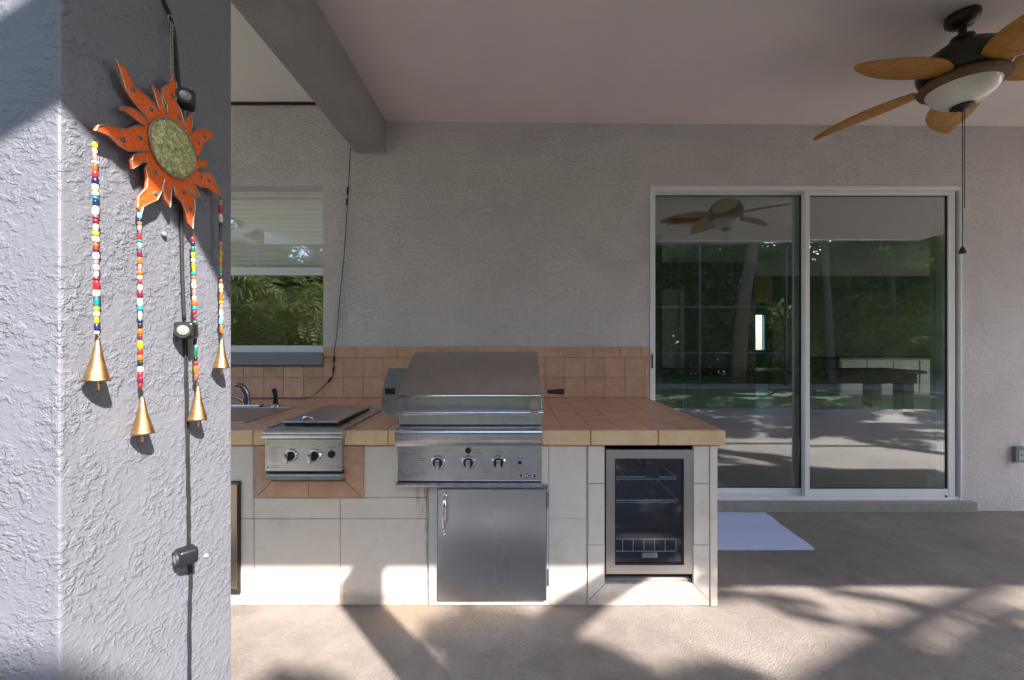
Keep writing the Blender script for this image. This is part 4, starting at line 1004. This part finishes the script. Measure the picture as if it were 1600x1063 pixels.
for (p0, p1, bell, seq) in strings:
    off = .020
    a = cside(p0[0], p0[1], off); b = cside(p1[0], p1[1], off); b = Vector((a.x, a.y, b.z)) if False else b
    q = B(); tube(q, [a+Vector((0, 0, .008)), b-Vector((0, 0, .012))], .001, 5); st = mesh_obj('bead_string', q, M_bronze, so)
    names = seq.split(); 
    zcur = 0; L = (b-a).length; hs = []
    for nme in names: hs.append(random.choice((.55, .8, 1, 1.15, 1.5)))
    tot = sum(hs)
    for nme, h in zip(names, hs):
        hh = L*h/tot
        c = a.lerp(b, (zcur+hh/2)/L); zcur += hh
        o = bpy.data.objects.new('bead', bead_me[nme]); COL.objects.link(o); o.parent = st
        rad = .74*random.choice((.0044, .0054, .0060, .0066)); o.scale = (rad, rad, hh*.98); o.location = c; o.rotation_euler = (random.uniform(-.12, .12), random.uniform(-.12, .12), 0)
    ub, v0, v1, wpx = bell
    rb = wpx/2/F*cside(ub, v1, off).y*.98
    top_b = cside(ub-2, v0, off+.004); bc = cside(ub, v1, off+.004)
    H = top_b.z-bc.z
    q = B(); lathe(q, [(.0015, 0), (.0035, -.004), (rb*.47, -H*.5), (rb*.91, -H*.96), (rb*.95, -H), (rb*.86, -H*.985), (rb*.4, -H*.5), (.001, -H*.06)], (0, 0, 0), 24)
    tilt = Matrix.Rotation(random.uniform(-.05, .05), 4, 'X')
    for v in q.verts: v.co = top_b+(tilt @ v.co)
    bo = mesh_obj('bell', q, M_brass, so, smooth=True)
    q = B(); tube(q, [top_b-Vector((0, 0, H*.3)), top_b-Vector((0, 0, H*1.08))], .0008, 5); cyl(q, top_b-Vector((0, 0, H*1.08)), top_b-Vector((0, 0, H*1.2)), .0025, n=8)
    mesh_obj('clapper', q, M_brass, bo)
    q = B(); tube(q, [b, (b+top_b)/2+Vector((.002, .002, 0)), top_b], .0012, 5); mesh_obj('hook', q, M_bronze, so)

# ------------------------------------------------------------------ patio post and pool cage behind the viewpoint
tag(mesh_obj('patio_post', box(B(), 1.445, 1.560, ROOFY-.10, ROOFY+.035, 0, 3.10, .004), M_white), 'white post holding the patio roof edge behind the viewer', 'post')
def beam(bm, a, b, w_, h):
    a = Vector(a); b = Vector(b); d = (b-a).normalized(); s = d.cross(Vector((0, 0, 1)))
    s = Vector((1, 0, 0)) if s.length < .01 else s.normalized(); u = s.cross(d).normalized()
    vs = []
    for p_ in (a, b):
        for (i, j) in ((-1, -1), (1, -1), (1, 1), (-1, 1)): vs.append(bm.verts.new(p_+s*w_/2*i+u*h/2*j))
    for f in ((0,1,2,3), (7,6,5,4), (0,4,5,1), (1,5,6,2), (2,6,7,3), (3,7,4,0)): bm.faces.new([vs[k] for k in f])
    return bm
cage = thing('pool_cage', 'dark bronze pool enclosure frame over the deck behind the viewer', 'screen enclosure', (0, -4, 0))
slope = .587; ym_ = -2.3; zt_ = 3.10+slope*(ROOFY-ym_)
CB = (-7.9, -5.15, -2.43, .42, 3.06, 5.75, 8.4)
for x0 in CB:
    q = B(); hgt = .075
    beam(q, (x0, ROOFY-.032, 3.10+hgt), (x0, ym_, zt_+hgt), .05, .15); beam(q, (x0, ym_, zt_+hgt), (x0, -5.7, zt_+hgt), .05, .15); beam(q, (x0, -5.7, 0), (x0, -5.7, zt_+.15), .05, .10)
    mesh_obj('frame_rib', q, M_bronzecage, cage)
for (y, z) in ((ym_, zt_+.05), (-4.0, zt_+.05), (-5.7, zt_+.05), (-5.7, 1.0), (-5.7, 2.4)):
    mesh_obj('purlin', beam(B(), (CB[0], y, z), (CB[-1], y, z), .05, .05), M_bronzecage, cage)

# ------------------------------------------------------------------ garden
def leaf_cloud(n, centre, rad, clumps, size, rng, csize=.5):
    V, Fc = [], []
    cs = []
    for _ in range(clumps):
        while True:
            p_ = Vector([rng.uniform(-1, 1) for _ in range(3)])
            if .25 < p_.length < 1: break
        cs.append((Vector((p_.x*rad[0], p_.y*rad[1], p_.z*rad[2])), rng.uniform(.5, 1.2)*csize))
    for i in range(n):
        c, s = cs[rng.randrange(clumps)]
        d = Vector([rng.gauss(0, 1) for _ in range(3)]); d = d.normalized()*s*rng.random()**.4
        p_ = Vector(centre)+c+d
        a = Vector([rng.gauss(0, 1) for _ in range(3)]).normalized(); b = a.orthogonal().normalized(); l_ = size*rng.uniform(.6, 1.3)
        k = len(V); V += [p_-a*l_, p_-b*l_*.42, p_+a*l_, p_+b*l_*.42]; Fc.append((k, k+1, k+2, k+3))
    return V, Fc
def pyobj(name, V, Fc, mat, parent=None):
    me = bpy.data.meshes.new(name); me.from_pydata([tuple(v) for v in V], [], Fc); me.materials.append(mat)
    o = bpy.data.objects.new(name, me); COL.objects.link(o)
    if parent: o.parent = parent; o.location = -parent.location
    return o
def tree(x, y, h, rad, label, mat, seed, n=9000, group='broadleaf trees behind the deck', trunk=None):
    rng = random.Random(seed); t_ = thing('tree', label, 'tree', (x, y, -.06), group)
    q = B(); zc_ = h-rad[2]
    tube(q, smooth_path([(x, y, -.1), (x+.1, y, zc_*.5), (x-.05, y+.1, zc_)], 3), [.16-.013*i for i in range(7)], 10)
    for k in range(6):
        a_ = k*1.05+seed; tube(q, [(x, y, zc_*.75), (x+math.cos(a_)*rad[0]*.4, y+math.sin(a_)*rad[1]*.4, zc_), (x+math.cos(a_)*rad[0]*.75, y+math.sin(a_)*rad[1]*.75, zc_+rad[2]*.4)], [.06, .04, .015], 6)
    mesh_obj('trunk', q, M_bark, t_)
    V, Fc = leaf_cloud(n, (x, y, zc_), rad, 60, .11, rng, .55); pyobj('crown', V, Fc, mat, t_)
lbls = ['dense dark tree far left beyond the deck', 'broad tree left of the middle beyond the deck', 'light green tree straight behind the viewer', 'dark tree right of the middle beyond the deck', 'tall leafy tree far right beyond the deck', 'bushy tree at the right corner of the deck', 'wide tree at the left corner of the deck', 'tall tree in the gap behind the cage corner']
for i, (x, y, h, rd) in enumerate(((-13, -11, 7, (2.6, 2.2, 3.2)), (-7.5, -12, 6.5, (2.8, 2, 3)), (-2, -12.5, 6.0, (2.8, 2, 2.8)), (3.4, -12, 7, (3, 2, 3.3)), (9, -12.5, 6.4, (3, 2.4, 3.0)), (14.5, -9, 6.5, (2.4, 2.8, 3)), (-14, -3.5, 6.5, (2.2, 2.6, 3.0)), (15, -2, 5.5, (2, 2.6, 2.6)))):
    tree(x, y, h+1.2, rd, lbls[i], (M_leafd, M_leafl)[i % 3 == 2], i+3)
tree(8.8, -6.9, 2.4, (1.1, .6, 1.5), 'small light green tree at the pool edge, right of the hedge middle', M_leafl, 31, 3500)
tree(12.5, -6.8, 2.0, (1.0, .6, 1.3), 'small light green tree at the far right end of the pool', M_leafl, 32, 3000)
rng = random.Random(5); V, Fc = [], []
for k in range(120000):
    x = rng.uniform(-20, 20); y = -10.4+rng.gauss(0, .7); z = rng.uniform(0, 1)**.9*(5.6+.7*math.sin(x*.9)+.5*math.sin(x*2.3)); x += .3*rng.gauss(0, 1)
    a = Vector([rng.gauss(0, 1) for _ in range(3)]).normalized(); b = a.orthogonal().normalized(); l_ = rng.uniform(.09, .21); p_ = Vector((x, y, z))
    q = len(V); V += [p_-a*l_, p_-b*l_*.45, p_+a*l_, p_+b*l_*.45]; Fc.append((q, q+1, q+2, q+3))
hg = pyobj('hedge', V, Fc, M_leafd); hg['label'] = 'tall dark green hedge along the far side of the deck'; hg['category'] = 'hedge'; hg['kind'] = 'stuff'

def frond_mesh(L, droop, leaf, n, rng, width=.035):
    V, Fc = [], []
    pts = []
    for k in range(n+1):
        t_ = k/n; ang = math.radians(68)-droop*t_*1.3
        pts.append(ang)
    p_ = Vector((0, 0, 0)); P = [p_.copy()]
    for a_ in pts[:-1]:
        p_ = p_+Vector((math.cos(a_), 0, math.sin(a_)))*(L/n); P.append(p_.copy())
    for k in range(n):
        a_, b_ = P[k], P[k+1]; r_ = .012*(1-k/n)+.003
        q = len(V); V += [a_+Vector((0, -r_, 0)), a_+Vector((0, r_, 0)), b_+Vector((0, r_, 0)), b_+Vector((0, -r_, 0))]; Fc.append((q, q+1, q+2, q+3))
        if k < n*.15: continue
        t_ = k/n; ll = leaf*math.sin(PI*min(1, .15+t_*.85))**.6
        for s in (-1, 1):
            d = (b_-a_).normalized(); out = (Vector((0, s, 0))*.85+d*.6+Vector((0, 0, rng.uniform(-.35, .15)))).normalized()
            tip = a_+out*ll; mid = a_+out*ll*.5+Vector((0, 0, .02)); tip.z -= ll*.25
            q = len(V); wv = d*width/2; V += [a_-wv*.4, a_+wv*.4, mid+wv, mid-wv, tip]; Fc += [(q, q+1, q+2, q+3), (q+3, q+2, q+4)]
    return V, Fc
def make_fmesh(name, L, droop, leaf, n, seed, width=.035):
    V, Fc = frond_mesh(L, droop, leaf, n, random.Random(seed), width)
    me = bpy.data.meshes.new(name); me.from_pydata([tuple(v) for v in V], [], Fc); me.materials.append(M_frond); return me
FM = [make_fmesh('frond', 2.3, 1.5, .42, 30, 1), make_fmesh('frond', 2.0, 1.9, .38, 28, 2), make_fmesh('frond', 2.7, 1.3, .45, 32, 3)]
FMB = [make_fmesh('frond', 2.8, 2.3, .6, 40, 4, .05), make_fmesh('frond', 2.5, 1.7, .55, 38, 5, .05)]
def areca(x, y, label, seed, n=26, sc=1.0):
    rng = random.Random(seed); t_ = thing('areca_palm', label, 'palm', (x, y, -.06), 'bushy palms beside the deck')
    q = B()
    for k in range(7):
        a_ = rng.uniform(0, 6.28); r_ = rng.uniform(.05, .35); tube(q, [(x+r_*math.cos(a_), y+r_*math.sin(a_), -.06), (x+1.3*r_*math.cos(a_), y+1.3*r_*math.sin(a_), rng.uniform(.8, 1.4)*sc)], .03, 6)
    mesh_obj('stems', q, M_bark, t_)
    for k in range(n):
        o = bpy.data.objects.new('frond', FM[rng.randrange(3)]); COL.objects.link(o); o.parent = t_; a_ = rng.uniform(0, 6.28)
        o.location = (math.cos(a_)*.25, math.sin(a_)*.25, rng.uniform(.3, 1.6)*sc); o.rotation_euler = (rng.uniform(-.2, .2), rng.uniform(-.15, .55), a_); o.scale = (sc,)*3
areca(-5.2, -3.4, 'bushy palm nearest the deck at the left, reflected in the window', 1, 52, 1.35)
areca(-6.6, -3.9, 'bushy palm farther left beside the deck', 2, 52, 1.4)
areca(-8.9, -4.2, 'bushy palm leftmost beside the deck', 3, 24, 1.1)
areca(13.4, -5.9, 'bushy palm beside the right end of the deck', 4, 26, 1.1)
def palm(x, y, h, lean, label, seed, n=18, sc=1.0):
    rng = random.Random(seed); t_ = thing('palm_tree', label, 'palm tree', (x, y, -.06), 'tall palms over the deck')
    topp = Vector((x+lean[0], y+lean[1], h)); q = B()
    P = smooth_path([(x, y, -.1), (x+lean[0]*.35, y+lean[1]*.35, h*.4), topp], 6); tube(q, P, [.14-.004*i for i in range(len(P))], 10); mesh_obj('trunk', q, M_bark, t_)
    for k in range(n):
        o = bpy.data.objects.new('frond', FMB[rng.randrange(2)]); COL.objects.link(o); o.parent = t_
        o.location = topp-t_.location; o.rotation_euler = (rng.uniform(-.15, .15), rng.uniform(-.3, .9), 6.28*k/n+rng.uniform(-.15, .15)); o.scale = (sc*rng.uniform(.85, 1.1),)*3
# sun rays run back from a floor point (x, y) to (x+t, y-1.07t, 1.27t)

def shade_tree():
    """oak with spreading limbs right behind the viewer; its leaf clumps hang in the sun's path over the deck"""
    rng = random.Random(21); bx_, by_ = 7.6, -6.9
    t_ = thing('tree', 'big spreading oak beyond the right side of the cage, leaf clumps placed to shade the deck', 'tree', (bx_, by_, -.06))
    T = 5.3; up = Vector((T, -1.07*T, 1.27*T))
    q = B(); P = smooth_path([(bx_, by_, -.1), (bx_-.1, by_+.5, 2.6), (bx_-.2, by_+1.3, 4.6), (6.9, -4.4, 6.4)], 5)
    tube(q, P, [.24-.009*i for i in range(len(P))], 10)
    def fl(x, y, dz=0): return Vector((x, y, 0))+up*(1+dz)
    for pts, r in (([fl(1.0, 1.55), fl(1.9, 1.98), fl(2.75, 2.33), fl(3.4, 2.6)], .055), ([P[-1], fl(1.0, 1.55)], .06), ([P[-3], fl(.1, 1.2), fl(-.25, 1.8), fl(-.1, 2.1)], .03), ([P[-4], fl(-1, -1), fl(-2.5, -1.5)], .06), ([P[-4], fl(3, -1), fl(4.5, -1.5)], .06), ([P[-5], fl(0, -3), fl(-1.5, -4)], .06)):
        pp = smooth_path(pts, 4); tube(q, pp, [r*(1-.5*i/len(pp)) for i in range(len(pp))], 8)
    mesh_obj('trunk', q, M_bark, t_)
    V, Fc = [], []
    def clump(x, y, rx, ry, n, dz=0, ls=.07, rot=0):
        for _ in range(n):
            a_ = rng.uniform(0, 6.283); r_ = math.sqrt(rng.random())
            ux, uy = r_*math.cos(a_)*rx, r_*math.sin(a_)*ry
            px, py = x+ux*math.cos(rot)-uy*math.sin(rot), y+ux*math.sin(rot)+uy*math.cos(rot)
            p_ = Vector((px, py, 0))+up*(1+dz+rng.uniform(-.05, .05))
            a = Vector([rng.gauss(0, 1) for _ in range(3)]).normalized(); b = a.orthogonal().normalized(); l_ = ls*rng.uniform(.6, 1.3)
            k = len(V); V.extend((p_-a*l_, p_-b*l_*.42, p_+a*l_, p_+b*l_*.42)); Fc.append((k, k+1, k+2, k+3))
    # clumps placed and shaped to shade chosen floor spots near the counter
    for c in ((-.12, 1.95, .30, .16, 420), (.12, 1.72, .42, .20, 700), (-.1, 1.45, .5, .22, 800), (-.86, 1.62, .20, .10, 90), (.72, 1.60, .32, .13, 300, 0, .07, .35),
              (1.35, 2.22, .30, .04, 90, 0, .05, -.25), (1.62, 2.02, .32, .035, 90, 0, .05, -.35), (1.55, 1.72, .34, .10, 230, 0, .06, .4), (2.1, 1.8, .42, .13, 380, 0, .06, .45), (2.45, 2.05, .22, .05, 90, 0, .05, .3),
              (1.95, 2.22, .28, .035, 80, 0, .05, -.3), (1.0, 2.24, .2, .05, 70, 0, .05, -.2), (2.9, 1.9, .5, .12, 330, 0, .06, .3), (3.3, 2.35, .4, .10, 200, 0, .06, .3), (2.2, 1.35, .6, .2, 600), (1.2, 1.2, .5, .2, 420)):
        clump(*c)
    for _ in range(34):  # more clumps placed to shade the rest of the deck
        clump(rng.uniform(-.6, 5.5), rng.uniform(-1.9, .75), rng.uniform(.4, .9), rng.uniform(.15, .4), 300, rng.uniform(-.05, .25), .085, rng.uniform(-.4, .4))
    for _ in range(60):
        clump(rng.uniform(3.2, 10.5), rng.uniform(-5.8, .85), rng.uniform(.5, 1.0), rng.uniform(.2, .5), 330, rng.uniform(-.05, .2), .09, rng.uniform(-.5, .5))
    k = 0
    while k < 60:
        x, y = rng.uniform(-2.6, 6.5), rng.uniform(-5.5, 1.15)
        if y > .3 and rng.random() < .5: continue
        if x < -.6 and y > -.1: continue
        clump(x, y, rng.uniform(.4, .9), rng.uniform(.25, .55), 330, rng.uniform(-.05, .25), .085, rng.uniform(-.6, .6)); k += 1
    pyobj('crown', V, Fc, M_leafl, t_)
shade_tree()
palm(-6.2, -7.6, 5.6, (.3, .2), 'tall palm left of the deck behind the bushy palms', 11, 14, .95)
palm(11.4, -7.9, 7.0, (-.5, .2), 'tall palm far right of the deck', 12, 12, 1.0)
